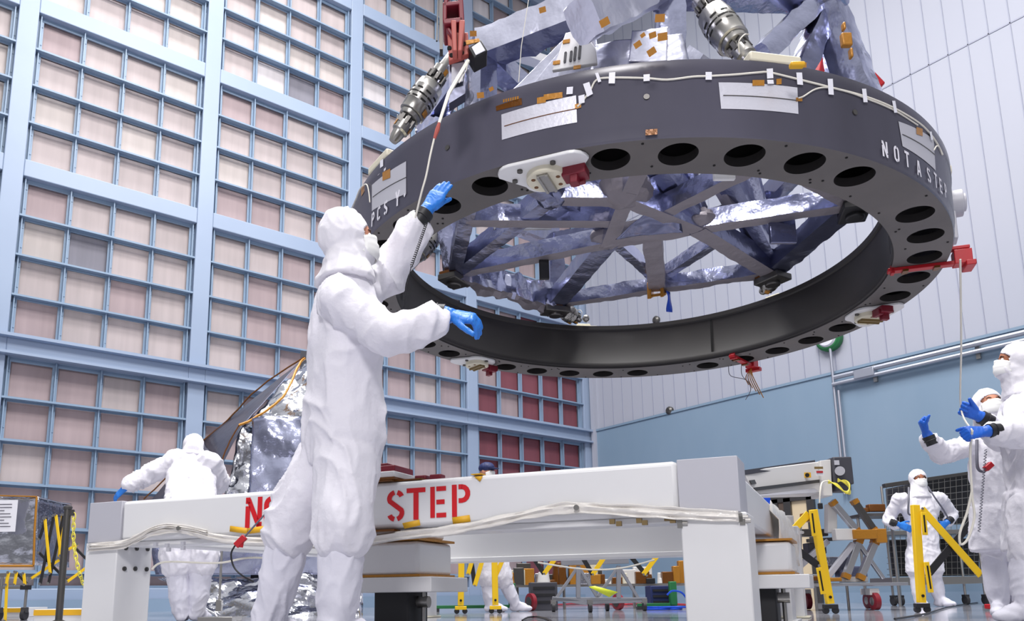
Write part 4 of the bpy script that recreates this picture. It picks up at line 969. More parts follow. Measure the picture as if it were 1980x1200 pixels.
# ---- technician in the blue cap beyond the stand
D = 9.5
J3 = dict(head=q(941, 912, D), neck=q(942, 940, D), pelvis=q(945, 1040, D), shL=q(962, 952, D+.12), elL=q(968, 985, D+.15), wrL=q(984, 1010, D+.1), hdL=q(989, 1014, D+.1), shR=q(922, 952, D-.12), elR=q(917, 990, D-.2), wrR=q(935, 1015, D-.2), hdR=q(940, 1020, D-.2),
          hpL=q(958, 1060, D+.05), hpR=q(932, 1060, D-.05), knL=q(972, 1115, D+.05), knR=q(942, 1115, D-.05), anL=q(996, 1170, D+.1), anR=q(948, 1170, D-.05))
for s_ in 'LR': J3['an'+s_][2] = .10; J3['toe'+s_] = J3['an'+s_]+RIGHT*.2
person('person in white coverall and navy cap mostly hidden behind the long white beam', 'person', (J3['pelvis'][0], J3['pelvis'][1], 0), J3, RIGHT*.8-DEPTH*.4, lat=DEPTH*.8+RIGHT*.4, hfwd=RIGHT*.75-DEPTH*.6, voxel=.015, amp=.010, seed=6, hood=False, cap=True, skin='skin',
       hands=[dict(side='L', d=RIGHT*.8-UZ*.4, back=UZ, thumb=-DEPTH, curls=[.4]*5, voxel=.007), dict(side='R', d=RIGHT*.8-UZ*.4, back=UZ, thumb=DEPTH, curls=[.4]*5, voxel=.007)])
# ---- hands on hips
D = 9.75
J4 = dict(head=q(1776, 927, D), neck=q(1777, 957, D), pelvis=q(1786, 1062, D), shR=q(1737, 964, D), elR=q(1718, 1006, D+.15), wrR=q(1733, 1016, D-.02), hdR=q(1738, 1014, D-.05), shL=q(1818, 962, D), elL=q(1840, 994, D+.15), wrL=q(1833, 1010, D-.0), hdL=q(1829, 1011, D-.03),
          hpR=q(1771, 1078, D), hpL=q(1801, 1078, D), knR=q(1772, 1108, D), knL=q(1806, 1108, D), anR=q(1778, 1158, D), anL=q(1816, 1158, D))
for s_ in 'LR': J4['an'+s_][2] = .10; J4['toe'+s_] = J4['an'+s_]-DEPTH*.2+(RIGHT*.08 if s_ == 'L' else -RIGHT*.05)
p4 = person('person in white coverall and face mask standing with both gloved hands on hips', 'person', (J4['pelvis'][0], J4['pelvis'][1], 0), J4, -DEPTH, hfwd=-DEPTH*.97-RIGHT*.12+UZ*.02, voxel=.014, amp=.010, seed=9, coat=True, coat_len=.95, bulk=.97, skin='skin_tan', arm_r=(.078, .076, .062), hem=False,
       hands=[dict(side='R', d=RIGHT*.75-UZ*.35-DEPTH*.2, back=-DEPTH, thumb=UZ, curls=[.15, .2, .25, .3, .2], voxel=.006, material='glove_blue', scale=1.1), dict(side='L', d=-RIGHT*.7-UZ*.45-DEPTH*.1, back=-DEPTH, thumb=UZ, curls=[.3, .3, .3, .3, .2], voxel=.006, scale=1.1)])
m = MB(); m.tube(smoothpath([q(1757, 942, D-.13), q(1757, 965, D-.2), q(1756, 990, D-.2), q(1760, 995, D-.19)], 4), .012, n=6); m.tube(smoothpath([q(1794, 940, D-.12), q(1808, 962, D-.19), q(1824, 985, D-.13), q(1835, 1004, D-.1)], 4), .010, n=6); m.build('ground_cord', 'cord_grey', p4)
# ---- masked technician with one fist raised
D = 5.85
J5 = dict(head=q(1912, 782, D), neck=q(1915, 828, D), pelvis=q(1930, 985, D), shR=q(1876, 860, D), elR=q(1822, 876, D-.1), wrR=q(1795, 848, D-.2), hdR=q(1791, 836, D-.22), shL=q(1962, 860, D), elL=q(1975, 920, D+.1), wrL=q(1962, 960, D-.1), hdL=q(1958, 966, D-.12),
          hpR=q(1914, 1010, D), hpL=q(1948, 1010, D), knR=q(1920, 1065, D), knL=q(1955, 1065, D), anR=q(1932, 1170, D), anL=q(1966, 1170, D))
for s_ in 'LR': J5['an'+s_][2] = .10; J5['toe'+s_] = J5['an'+s_]-DEPTH*.15-RIGHT*.12
p5 = person('person in white smock and mask facing the camera with a blue gloved fist raised', 'person', (J5['pelvis'][0], J5['pelvis'][1], 0), J5, -DEPTH*.95-RIGHT*.2, hfwd=-DEPTH*.96-RIGHT*.15+UZ*.2, voxel=.011, amp=.010, seed=12, coat=True, coat_len=1.0, bulk=1.0, skin='skin', arm_r=(.08, .076, .062), hem=False,
       hands=[dict(side='R', d=UZ*.9-RIGHT*.35, back=DEPTH*.2-RIGHT*.5, thumb=RIGHT-DEPTH*.5, curls=[1.42, 1.45, 1.5, 1.5, .9], thumb_out=.3, voxel=.005, material='glove_dark', scale=1.05), dict(side='L', d=-UZ*.8-RIGHT*.2, back=-DEPTH, thumb=-RIGHT, curls=[.3]*5, voxel=.006, material='glove_dark')])
m = MB(); m.tube(smoothpath([q(1889, 850, D-.24), q(1889, 880, D-.26), q(1891, 905, D-.26), q(1902, 911, D-.27), q(1914, 900, D-.27)], 5), .011, n=7); m.build('ground_cord', 'cord_grey', p5)
m = MB(); pts = []
for k in range(160):
    t = k/159; a_ = q(1906, 868, D-.3)*(1-t)+q(1893, 1028, D-.3)*t; pts.append(a_+(RIGHT*math.cos(k*1.1)+DEPTH*math.sin(k*1.1))*.008)
m.tube(pts, .003, n=5); m.build('coiled_cord', 'cord_grey', p5)
m = MB(); m.bar(q(1905, 907, D-.3), q(1917, 896, D-.3), .04, .04); m.build('red_clip', 'red_paint', p5, bevel=.006)
# ---- nearest technician at the right edge holding the rope
D = 4.95
J6 = dict(head=q(1962, 700, D), neck=q(1978, 757, D), pelvis=q(2004, 950, D), shL=q(1972, 790, D-.18), elL=q(1968, 838, D-.30), wrL=q(1918, 836, D-.36), hdL=q(1902, 834, D-.38), shR=q(1990, 795, D+.2), elR=q(1938, 850, D+.25), wrR=q(1900, 812, D+.05), hdR=q(1888, 802, D+.0),
          hpL=q(1990, 985, D-.1), hpR=q(2018, 985, D+.1), knL=q(1980, 1068, D-.1), knR=q(2030, 1068, D+.1), anL=q(1986, 1175, D-.1), anR=q(2036, 1175, D+.12))
for s_ in 'LR': J6['an'+s_][2] = .10; J6['toe'+s_] = J6['an'+s_]-RIGHT*.2
p6 = person('person in white smock at the right edge pulling a thin white rope with both hands', 'person', (J6['pelvis'][0], J6['pelvis'][1], 0), J6, -RIGHT*.95+DEPTH*.25, lat=-DEPTH*.95-RIGHT*.2, hfwd=-RIGHT*.9+DEPTH*.35+UZ*.2, voxel=.010, amp=.010, seed=15, coat=True, coat_len=.95, bulk=1.02, skin='skin_tan', arm_r=(.088, .082, .068), hem=False, 
       hands=[dict(side='L', d=-RIGHT*.95-UZ*.1, back=-DEPTH*.6+UZ*.3, thumb=UZ+DEPTH*.3, curls=[1.4, 1.4, 1.4, 1.4, .8], voxel=.0045, material='glove_dark', scale=1.05, thumb_out=.5), dict(side='R', d=-RIGHT*.85+UZ*.45, back=DEPTH*.5+UZ*.3-RIGHT*.1, thumb=UZ-DEPTH*.6, curls=[1.0, 1.2, 1.3, 1.35, .6], voxel=.0045, material='glove_dark', scale=1.1, thumb_out=.4)])
rp0 = RP(1.86, -60, -.03); rope = thing('tag_rope', 'thin white rope from the lifted ring down to gloved hands at right', 'rope', q(1866, 792, D-.1))
hh1, hh2 = q(1858, 788, D-.02), q(1880, 832, D-.42)
m = MB(); m.tube(smoothpath([rp0, (rp0+hh1)/2-UZ*.03, hh1, hh2], 6), .0055, n=6); m.build('taut_line', 'cord_white', rope)
m = MB(); m.tube(smoothpath([hh2, q(1876, 880, D-.3), q(1880, 960, D-.3), q(1884, 1000, D-.3), q(1872, 1040, D-.3), q(1858, 1052, D-.3), q(1856, 1030, D-.3), q(1870, 990, D-.3), q(1879, 950, D-.31)], 5), .007, n=6); m.build('slack_loop', 'cord_white', rope)
# ================================================================== white assembly stand
ZT = .74
A_, B_ = onz(175, 973, ZT), onz(1425, 881, ZT)
D1 = unit(B_-A_)*np.array([1, 1, 0]); D1 = unit(D1); DN = np.array([-D1[1], D1[0], 0]); DN = DN if DN@DEPTH > 0 else -DN
r_ = ray((1662, 1143)); D2 = unit(np.array([r_[0], r_[1], 0]))
SL = np.linalg.norm((B_-A_)[:2]); NF = -DN
def onF(x, y, off=0.): return onplane((x, y), A_+NF*off, DN)
def su(p): return (p-A_)@D1
zb = float(onF(770, 1024)[2]); zb = .515
st = thing('assembly_stand', 'large white steel assembly stand with long beams, corner legs and red stencil lettering', 'stand', ((A_+D1*SL/2+D2*1.7)[0], (A_+D1*SL/2+D2*1.7)[1], 0))
SW = SL-.0
def tb(u0, u1, v0, v1, z0, z1, name, material, parent=None, bevel=.006, mb=None):
    c = A_*np.array([1, 1, 0])+D1*(u0+u1)/2+D2*(v0+v1)/2+UZ*(z0+z1)/2
    m = mb or MB(); m.box(c, (u1-u0, v1-v0, z1-z0), (D1, D2, UZ))
    return None if mb else m.build(name, material, parent or st, bevel=bevel)
u1_, u2_ = su(onF(237, 972)), su(onF(1308, 890))
lw_ = .235
beam = tb(u1_, u2_, .0, .20, zb, ZT, 'long_beam', 'white_paint', bevel=.022)
tb(u1_+.02, u2_-.02, .03, .17, zb-.03, zb, 'lower_flange', 'white_paint', parent=beam)
for (a, b) in ((0, u1_), (u2_, SL)):
    tb(a, b, -.002, .22, zb-.0, ZT+.002, 'corner_block', 'grey_paint', bevel=.003)
legs = []
for (a, b, v) in ((-.01, lw_-.01, 0), (SL-lw_, SL+.02, 0), (0.02, lw_, SW-.1), (SL-lw_, SL, SW-.1)):
    l = tb(a, b, v, v+.24, .012, zb-(0 if v == 0 else -.2), 'corner_leg', 'white_paint', bevel=.006); legs.append(l)
    tb(a-.03, b+.03, v-.03, v+.27, 0, .014, 'foot_plate', 'cream', parent=l)
# side and rear beams
for (a, b) in ((.02, .20), (SL-.20, SL-.03)):
    tb(a, b, .22, SW-.1, zb, ZT-.03, 'side_beam', 'white_paint', bevel=.012)
rbm = tb(.2, SL-.2, SW-.1, SW+.1, zb+.0, ZT+.07, 'rear_beam', 'white_paint', bevel=.015); tb(.2, SL-.2, SW-.13, SW+.13, zb-.012, zb+.03, 'lower_flange', 'white_paint', parent=rbm)
# bolt groups on the inner face of the left leg, end fittings on the right
sideP = A_+D1*(lw_-.01); SN = unit(np.cross(D2, UZ))
m = MB()
for (x, y) in ((243, 1059), (264, 1060), (285, 1061), (240, 1099), (261, 1099), (283, 1100)):
    p = onplane((x, y), sideP, SN)
    mm = MB(); mm.cyl(p-D1*.004, p+D1*.006, .013, n=14); mm.cyl(p+D1*.006, p+D1*.010, .007, n=8); mm.build('leg_bolt', 'steel_dark', legs[0])
for (x, y) in ((1184, 1008), (1197, 1012), (1236, 1006), (1247, 1010), (1290, 1002), (1301, 1006), (301, 1052), (323, 1054), (354, 1050), (354, 1059), (326, 1062)):
    p = onF(x, y, .004); mm = MB(); mm.box(p, (.022, .014, .020), (D1, D2, UZ)); mm.build('edge_clamp', 'olive_brown' if x > 1000 else 'grey_paint', beam)
for (x, y) in ((1431, 1000), (1436, 1006), (1315, 1012)):
    p = onF(x, y, .0); mm = MB(); mm.box(p-NF*.01, (.02, .03, .035), (D1, D2, UZ)); mm.cyl(p+D1*.01, p+D1*.03, .01, n=8); mm.build('shackle', 'steel', legs[1])
# red stencil lettering
for ch, (xl, yl, yt, xr) in zip('NOSTEP', ((473, 1022, 962, 505), (509, 1019, 959, 543), (748, 1009, 948, 781), (786, 1005, 944, 822), (832, 1001, 941, 864), (874, 999, 937, 909))):
    p0 = onF(xl, yl, .0025); h_ = onF(xl, yt, .0025)[2]-p0[2]; w_ = abs(su(onF(xr, yl, .0025))-su(p0))
    letter_mesh(ch, lambda u, v: p0+D1*u*w_/.54+UZ*v*h_, .15).build('stencil_letter', 'red_letter', beam)
def fquad(pix, name, material, off=.004, parent=beam):
    m = MB(); P = [onF(x, y, off) for x, y in pix]; m.add(P, [tuple(range(len(P)))]); o = m.build(name, material, parent); md = o.modifiers.new('s', 'SOLIDIFY'); md.thickness = .001; return o
for pts in (((445, 1016), (481, 1021), (481, 1032), (444, 1027)), ((478, 1021), (517, 1015), (517, 1027), (478, 1032)), ((778, 1011), (811, 1004), (813, 1015), (782, 1022)), ((874, 1000), (908, 995), (910, 1008), (876, 1013))):
    fquad(pts, 'tape_strip', 'tape_yellow')
fquad(((917, 921), (934, 920), (928, 931)), 'tape_strip', 'tape_yellow')
m = MB(); p = onF(925, 919, -.02); m.box(p+UZ*.004, (.05, .05, .004), (D1, D2, UZ)); m.build('tape_strip', 'tape_yellow', beam)
# plastic film tied along the lower edge of the front beam
def ribbon(path, hpx, name, off=.018, seed=0):
    P = smoothpath([onF(x, y, off) for x, y in path], 8); m = MB(); rows = []
    for i, p in enumerate(P):
        t = i/len(P); k = 6; row = []
        w_ = hpx*(1+.35*mnoise.noise(Vector((i*.18, seed, 0))))
        for j in range(k):
            s_ = j/(k-1)-.5; row.append(p+UZ*(s_*w_)+NF*(.010*mnoise.noise(Vector((i*.3, j*.9, seed)))+.006*math.cos(j*2.2+i*.05)))
        rows.append(row)
    m.grid(rows); return m.build(name, 'plastic_film', st, smooth=60, solid=.003)
ribbon([(170, 1058), (236, 1052), (262, 1042), (300, 1026), (345, 1022), (375, 1028), (410, 1038), (470, 1046), (560, 1048), (640, 1050), (710, 1044), (780, 1034), (860, 1026), (930, 1013), (990, 1000), (1060, 986), (1115, 981), (1170, 984), (1260, 989), (1340, 994), (1428, 998)], .045, 'plastic_film', seed=2)
ribbon([(172, 1055), (240, 1049), (300, 1020), (346, 1017), (400, 1028)], .02, 'plastic_film', off=.028, seed=5)
for (x, y) in ((1115, 981), (346, 1021)):
    p = onF(x, y, .03); m = MB(); m.cyl(p, p+NF*.008, .012, n=12); m.build('film_button', 'steel', st)
m = MB(); m.tube(smoothpath([onF(294, 1100, -.05), onF(320, 1086, -.06), onF(420, 1088, -.06), onF(480, 1078, -.1), onF(560, 1080, -.2)], 6), .006, n=6); m.build('rope', 'cord_white', st)
m = MB(); pA_, pB_ = A_+D1*.6+D2*(SW-.15), A_+D1*(SL-.3)+D2*(SW-.15); m.tube(smoothpath([PD(1040, 1087, 6.3), PD(1130, 1100, 6.3), PD(1200, 1098, 6.3), PD(1265, 1082, 6.3)], 6), .008, n=6); m.build('rope', 'cord_white', st)
# film draped over the right side beam
def tpt(u, v, z): return A_*np.array([1, 1, 0])+D1*u+D2*v+UZ*z
m = MB(); rows = []
for i in range(14):
    v = 1.5+i*.12; rows.append([tpt(SL-.02+.02*mnoise.noise(Vector((i*.5, j*.6, 2)))+(.03 if j > 1 else 0), v, ZT-.02-j*.055+.02*mnoise.noise(Vector((i*.4, j, 7)))) for j in range(7)])
m.grid(rows); m.build('plastic_film', 'plastic_film', st, solid=.003)
# kinematic support stacks
def stack(u, v, name_, top=True):
    c = tpt(u, v, 0)
    m = MB(); m.box(c+UZ*.12, (.20, .2, .22), (D1, D2, UZ)); j = m.build('screw_jack', 'black', st, bevel=.01)
    m = MB(); m.cyl(c+D1*.13+UZ*.02, c+D1*.13+UZ*.22, .012, n=10); m.lathe(c+D1*.13, UZ, [(0, .07), (.015, .07), (.035, .03)], n=20); m.cyl(c+D1*.16+UZ*.17, c+D1*.05+UZ*.17, .03, n=14); m.build('jack_foot', 'steel', j)
    m = MB(); m.box(c+UZ*.257, (.56, .40, .075), (D1, D2, UZ)); m.build('support_plate', 'white_paint', st, bevel=.005)
    m = MB(); m.box(c+UZ*.388, (.40, .36, .17), (D1, D2, UZ)); b = m.build('support_block', 'white_paint', st, bevel=.02)
    m = MB()
    for z in (.302, .482): m.box(c+UZ*z, (.42, .38, .012), (D1, D2, UZ))
    m.build('gasket', 'kapton', b)
    if not top: return
    m = MB(); m.box(c+UZ*.62, (.34, .3, .25), (D1, D2, UZ)); m.build('support_column', 'white_paint', st, bevel=.01)
    e_ = tpt(u+.075, .13, 0)
    m = MB(); m.box(e_+UZ*(ZT+.008), (.27, .30, .016), (D1, D2, UZ)); m.build('kapton_gasket', 'kapton_dark', st, bevel=.003)
    m = MB(); m.box(e_+UZ*(ZT+.032)+D1*.01, (.28, .30, .032), (D1, D2, UZ)); m.build('top_plate', 'white_paint', st, bevel=.005)
    m = MB(); m.box(e_+UZ*(ZT+.068)+D1*.02, (.19, .18, .04), (D1, D2, UZ)); m.box(e_+UZ*(ZT+.095)+D1*.0, (.11, .12, .022), (D1, D2, UZ)); m.build('maroon_keeper', 'maroon', st, bevel=.006)
    for du in (.29, .37):
        m = MB(); m.box(tpt(u+du, .13, ZT+.02), (.06, .05, .035), (D1, D2, UZ)); m.build('maroon_stop', 'maroon', st, bevel=.005)
uc = su(onF(694, 930)); stack(uc-.02, .24+.19, 's')
m = MB(); q0 = onF(738, 1035, .0)
for z0, du in ((.505, 0), (.752, 0)):
    m.box(tpt(uc+.06, .03, z0), (.30, .12, .010), (D1, D2, UZ)); m.box(tpt(uc+.26, .06, z0-.008), (.14, .10, .008), (D1, D2, UZ))
m.build('kapton_gasket', 'kapton_dark', st)
pq = onplane((1452, 1100), A_+D1*(SL-.12), SN); stack(SL-.12, float((pq-A_)@D2), 's', False)
m = MB(); c = tpt(SL-.03, SW*.7, 0); m.box(c+UZ*.3, (.04, .3, .56), (D1, D2, UZ)); m.box(c+UZ*.012, (.1, .4, .02), (D1, D2, UZ)); m.build('outrigger_plate', 'white_paint', st, bevel=.004)
# ================================================================== foil-wrapped flight hardware at left
hw = thing('wrapped_instrument', 'tall crumpled silver foil-wrapped hardware with gold seams standing beyond the stand', 'space hardware', q(560, 1190, 8.4)*np.array([1, 1, 0]))
def bl(pix, D, name, material, amp, seed, n=26): return blanket([PD(x, y, d+.5) for (x, y), d in zip(pix, D)], name, material, hw, amp, n, seed, .006, 2.3)
bl([(585, 694), (720, 688), (720, 815), (462, 822)], (8.7, 8.7, 8.05, 8.05), 'silver_blanket', 'foil_silver', .10, 3, 34)
bl([(462, 820), (600, 812), (600, 975), (424, 975)], (8.05, 8.0, 7.85, 7.85), 'silver_blanket', 'foil_silver', .12, 5, 30)
bl([(486, 806), (600, 800), (600, 960), (478, 962)], (7.9, 7.9, 7.75, 7.75), 'blue_grey_panel', 'foil', .07, 8, 20)
bl([(600, 800), (720, 800), (720, 975), (600, 975)], (8.0, 8.0, 7.85, 7.85), 'silver_blanket', 'foil_silver', .10, 9, 20)
bl([(392, 850), (588, 692), (470, 820), (424, 905)], (9.2, 9.0, 8.05, 7.95), 'graphite_panel', 'graphite_sheet', .01, 2, 8)
bl([(275, 985), (392, 850), (424, 905), (420, 985)], (9.2, 9.2, 7.95, 7.85), 'graphite_panel', 'graphite_sheet', .015, 4, 8)
bl([(290, 1052), (700, 1046), (700, 1110), (300, 1110)], (8.3, 8.3, 8.2, 8.2), 'lower_blanket', 'foil', .03, 6, 16)
bl([(300, 1108), (700, 1108), (700, 1186), (420, 1190)], (8.2, 8.2, 7.9, 7.9), 'lower_blanket', 'foil_silver', .12, 7, 34)
bl([(425, 975), (700, 975), (700, 1050), (300, 1052)], (7.85, 7.85, 8.2, 8.2), 'lower_blanket', 'foil_dark', .03, 10, 12)
m = MB(); m.box(PD(580, 1010, 9.2), (1.0, .5, 1.9), (RIGHT, DEPTH, UZ)); m.box(PD(620, 800, 9.6), (.5, .3, 1.6), (RIGHT, DEPTH, UZ)); m.build('inner_frame', 'dark_grey', hw)
def seam(pix, D, r, material='kapton'):
    P = smoothpath([PD(x, y, d+.5) for (x, y), d in zip(pix, D)], 5); P = [p+np.array([0, 0, .012*mnoise.noise(Vector((i*.7, 1, 2)))]) for i, p in enumerate(P)]
    m = MB(); m.tube(P, r, n=6); m.build('gold_seam', material, hw)
seam([(590, 692), (578, 705), (552, 760), (520, 790), (485, 812), (462, 822)], (8.55, 8.5, 8.2, 8.05, 7.95, 7.9), .016)
seam([(588, 690), (500, 750), (440, 812), (392, 852)], (8.95, 9.0, 9.1, 9.15), .010, 'kapton_dark')
seam([(462, 822), (440, 862), (424, 905)], (7.9, 7.88, 7.85), .008, 'kapton_dark')
seam([(392, 850), (340, 905), (278, 965)], (9.15, 9.15, 9.15), .009, 'kapton_dark')
m = MB(); m.tube([PD(431, 1020, 6.9), PD(424, 1165, 6.9)], .012, n=8); m.box(PD(424, 1170, 6.9), (.05, .05, .1), (RIGHT, DEPTH, UZ)); m.box(PD(426, 1188, 6.9)*np.array([1, 1, 0])+UZ*.02, (.3, .3, .04), (RIGHT, DEPTH, UZ)); tag(m.build('vertical_rod_stand', 'steel', bevel=.003), 'thin steel rod stand under the beam beside the bent technician', 'rod stand')
# small white fittings on the far side seen above the beam at left
m = MB(); p = PD(305, 962, 6.6); 
# ================================================================== foil box on a cart at the far left
D = 8.0
cb = thing('wrapped_crate', 'silver foil-wrapped crate with gold taped edges and a paper notice', 'crate', PD(10, 1098, D))
P = [PD(-70, 958, D), PD(74, 962, D), PD(68, 1092, D), PD(-70, 1092, D)]
blanket(P, 'silver_blanket', 'foil_silver', cb, .025, 26, 4, .006)
blanket([P[1], P[1]+DEPTH*.7, P[2]+DEPTH*.7, P[2]], 'silver_blanket', 'foil_silver', cb, .02, 12, 5, .006)
blanket([P[0], P[1], P[1]+DEPTH*.7, P[0]+DEPTH*.7], 'silver_blanket', 'foil_silver', cb, .02, 12, 6, .006)
m = MB(); m.tube([P[1]-DEPTH*.03, (P[1]+P[2])/2-DEPTH*.04, P[2]-DEPTH*.03], .012, n=5); m.build('gold_tape', 'kapton', cb); m = MB(); m.tube([P[2]-DEPTH*.03-UZ*.01, P[3]-DEPTH*.03-UZ*.01], .014, n=5); m.build('gold_tape', 'kapton', cb)
m = MB(); m.tube([P[0]-DEPTH*.02+UZ*.01, P[1]-DEPTH*.02+UZ*.01], .008, n=5); m.build('gold_tape', 'kapton', cb)
m = MB(); c = PD(-8, 997, D-.07); m.box(c, (.43, .006, .33), (RIGHT, DEPTH, UZ)); pn = m.build('paper_notice', 'paper', cb)
m = MB()
for k in range(8): m.box(c-DEPTH*.006+UZ*(.12-.033*k)+RIGHT*(.03*math.sin(k*2)), (.32-.05*(k % 3), .002, .007), (RIGHT, DEPTH, UZ))
each(m, 'text_line', 'ink', pn)
ct = thing('crate_cart', 'steel wheeled cart under the foil-wrapped crate', 'cart', PD(10, 1190, D)*np.array([1, 1, 0]))
m = MB(); zc = PD(0, 1100, D)[2]-.03; b0 = PD(-70, 1100, D); b1 = PD(62, 1100, D)
m.box(PD(-5, 1104, D+.3)*np.array([1, 1, 0])+UZ*(zc-.03), (.75, .6, .04), (RIGHT, DEPTH, UZ)); m.build('deck', 'steel', ct, bevel=.004)
for (x, dd) in ((52, 0), (3, 0), (52, .55), (3, .55)):
    p = PD(x, 1130, D+dd)*np.array([1, 1, 0]); m = MB(); m.cyl(p+UZ*.12, p+UZ*(zc-.05), .014, n=10); m.build('leg', 'steel', ct)
    m = MB(); m.cyl(p+UZ*.055-RIGHT*.018, p+UZ*.055+RIGHT*.018, .055, n=20); m.build('caster', 'rubber', ct); m = MB(); m.box(p+UZ*.10, (.05, .06, .05), (RIGHT, DEPTH, UZ)); m.build('caster_fork', 'steel_dark', ct)
m = MB(); p = PD(0, 1134, D)*np.array([1, 1, 0]); m.bar(p-RIGHT*.35+UZ*.33, PD(55, 1134, D)*np.array([1, 1, 0])+UZ*.33, .03, .03); m.build('rail', 'steel', ct); m = MB(); m.box(PD(50, 1134, D-.03)*np.array([1, 1, 0])+UZ*.33, (.09, .05, .045), (RIGHT, DEPTH, UZ)); m.build('rail_clamp', 'black', ct)
# ================================================================== folding barriers
def barrier(label, D, posts, bars, slots=(), base=None, group=None, bw=.05):
    x0, yb_ = posts[0][1] if posts else bars[0][0]
    t = thing('folding_barrier', label, 'barrier', PD(x0, yb_, D)*np.array([1, 1, 0]), group)
    for (a, b) in posts:
        pa, pb = PD(a[0], a[1], D), PD(b[0], b[1], D); z0 = max(.09, pb[2]); pb = np.array([pb[0], pb[1], z0])
        m = MB(); m.bar(pb, pa, .068, .05, up=DEPTH); po = m.build('post', 'yellow_paint', t, bevel=.004)
        m = MB(); m.box(pb-UZ*.025, (.13, .05, .04), (RIGHT, DEPTH, UZ)); m.build('post_foot', 'yellow_paint' if base else 'black', t, bevel=.004)
        for dx in (-.045, .045):
            m = MB(); c = np.array([pb[0], pb[1], .03])+RIGHT*dx; m.cyl(c-DEPTH*.012, c+DEPTH*.012, .03, n=16); m.box(c+UZ*.03, (.02, .03, .04), (RIGHT, DEPTH, UZ)); m.build('caster', 'rubber', t)
        m = MB(); cc_ = pb*.93+pa*.07-DEPTH*.03; m.cyl(cc_, cc_-DEPTH*.006, .014, n=10); m.build('pivot', 'matte_black', po)
    for i, (a, b, mt, dd) in enumerate(bars):
        m = MB(); pa, pb = PD(a[0], a[1], D+dd), PD(b[0], b[1], D+dd); m.bar(pa, pb, bw, .012, up=DEPTH); o = m.build('slat', mt, t, bevel=.003)
        for p in (pa, pb):
            mm = MB(); mm.cyl(p-DEPTH*.012, p-DEPTH*.02, .012, n=10); mm.build('rivet', 'steel', o)
    for (a, b) in slots:
        m = MB(); pa, pb = PD(a[0], a[1], D-.06), PD(b[0], b[1], D-.06); m.bar(pa, pb, .048, .014, up=DEPTH); o = m.build('slotted_guide', 'yellow_paint', t, bevel=.003); m = MB(); m.bar(pa*.88+pb*.12-DEPTH*.008, pa*.12+pb*.88-DEPTH*.008, .014, .004, up=DEPTH); m.build('slot', 'matte_black', o)
    return t
Y, K_ = 'yellow_paint', 'black'
barrier('yellow post barrier at right of the stand with folded black arm', 7.2, [((1572, 985), (1605, 1168))], bw=.068, bars=[((1564, 992), (1517, 1043), Y, -.02), ((1516, 1043), (1582, 1093), K_, .0)], slots=[((1569, 986), (1575, 1036)), ((1583, 1097), (1592, 1148))])
barrier('yellow expanding barrier in front of the technician with hands on hips', 7.2, [((1769, 976), (1782, 1168))], bw=.068, bars=[((1782, 983), (1897, 1112), Y, -.02), ((1796, 1108), (1896, 988), K_, .0), ((1897, 1112), (1916, 1080), K_, .0)], slots=[((1785, 990), (1789, 1034)), ((1791, 1086), (1800, 1145))])
barrier('yellow barrier with two posts standing under the rear beam', 8.7, [((893, 1030), (891, 1174)), ((955, 1030), (958, 1174))], [((905, 1040), (918, 1130), K_, .02), ((925, 1040), (905, 1110), Y, 0), ((975, 1075), (955, 1120), Y, 0), ((918, 1132), (935, 1075), Y, .0)], base=True)
barrier('stretched yellow and black barrier lattice seen below the rear beam in the middle', 8.5, [], [((1052, 1109), (1110, 1030), Y, 0), ((1052, 1109), (1000, 1030), K_, .02), ((1146, 1110), (1200, 1030), Y, 0), ((1146, 1110), (1098, 1030), K_, .02), ((1244, 1110), (1300, 1036), Y, 0), ((1250, 1112), (1195, 1046), K_, .02)])
barrier('yellow barrier lattice behind the support column at left of the rear leg', 8.2, [((742, 1040), (742, 1172))], [((780, 1112), (800, 1060), Y, 0), ((800, 1060), (822, 1125), Y, 0), ((790, 1060), (812, 1100), K_, .02), ((822, 1065), (836, 1105), K_, .02)])
barrier('black and yellow folding lattice barrier behind the steel post and chain', 7.3, [], [((87, 1003), (97, 1108), Y, 0), ((90, 1000), (76, 1042), K_, .02), ((104, 997), (78, 1128), K_, .02), ((108, 995), (118, 1074), Y, 0), ((123, 995), (94, 1127), K_, .02), ((121, 995), (114, 1078), Y, .04), ((60, 1118), (118, 1080), Y, .03), ((76, 1068), (130, 1122), K_, .05), ((130, 1124), (174, 1092), Y, .03), ((146, 1059), (174, 1087), K_, .05), ((132, 1062), (150, 1052), Y, .03), ((30, 1105), (52, 1128), K_, .04), ((17, 1106), (12, 1130), Y, 0), ((32, 1106), (28, 1130), Y, 0), ((46, 1108), (48, 1130), Y, 0), ((10, 1200), (14, 1112), Y, .02)], bw=.026)
for (x0, x1, y, D, lab) in ((66, 164, 1184, 7.0, 'low white platform with a yellow edge strip behind the steel post'), (-40, 40, 1180, 9.4, 'low white platform with yellow edge behind the crate cart')):
    a, b = PD(x0, y, D), PD(x1, y, D); t = thing('low_platform', lab, 'platform', ((a+b)/2)*np.array([1, 1, 0])); zq = max(a[2], .05)
    c = (a+b)/2; L_ = np.linalg.norm(b-a); m = MB(); m.box(np.array([c[0], c[1], (zq+.03)/2])+DEPTH*.3, (L_, .6, zq+.03), (RIGHT, DEPTH, UZ)); m.build('body', 'white_paint', t, bevel=.005); m = MB(); m.box(np.array([c[0], c[1], zq])-DEPTH*.006, (L_, .008, .05), (RIGHT, DEPTH, UZ)); m.build('edge_strip', 'tape_yellow', t)
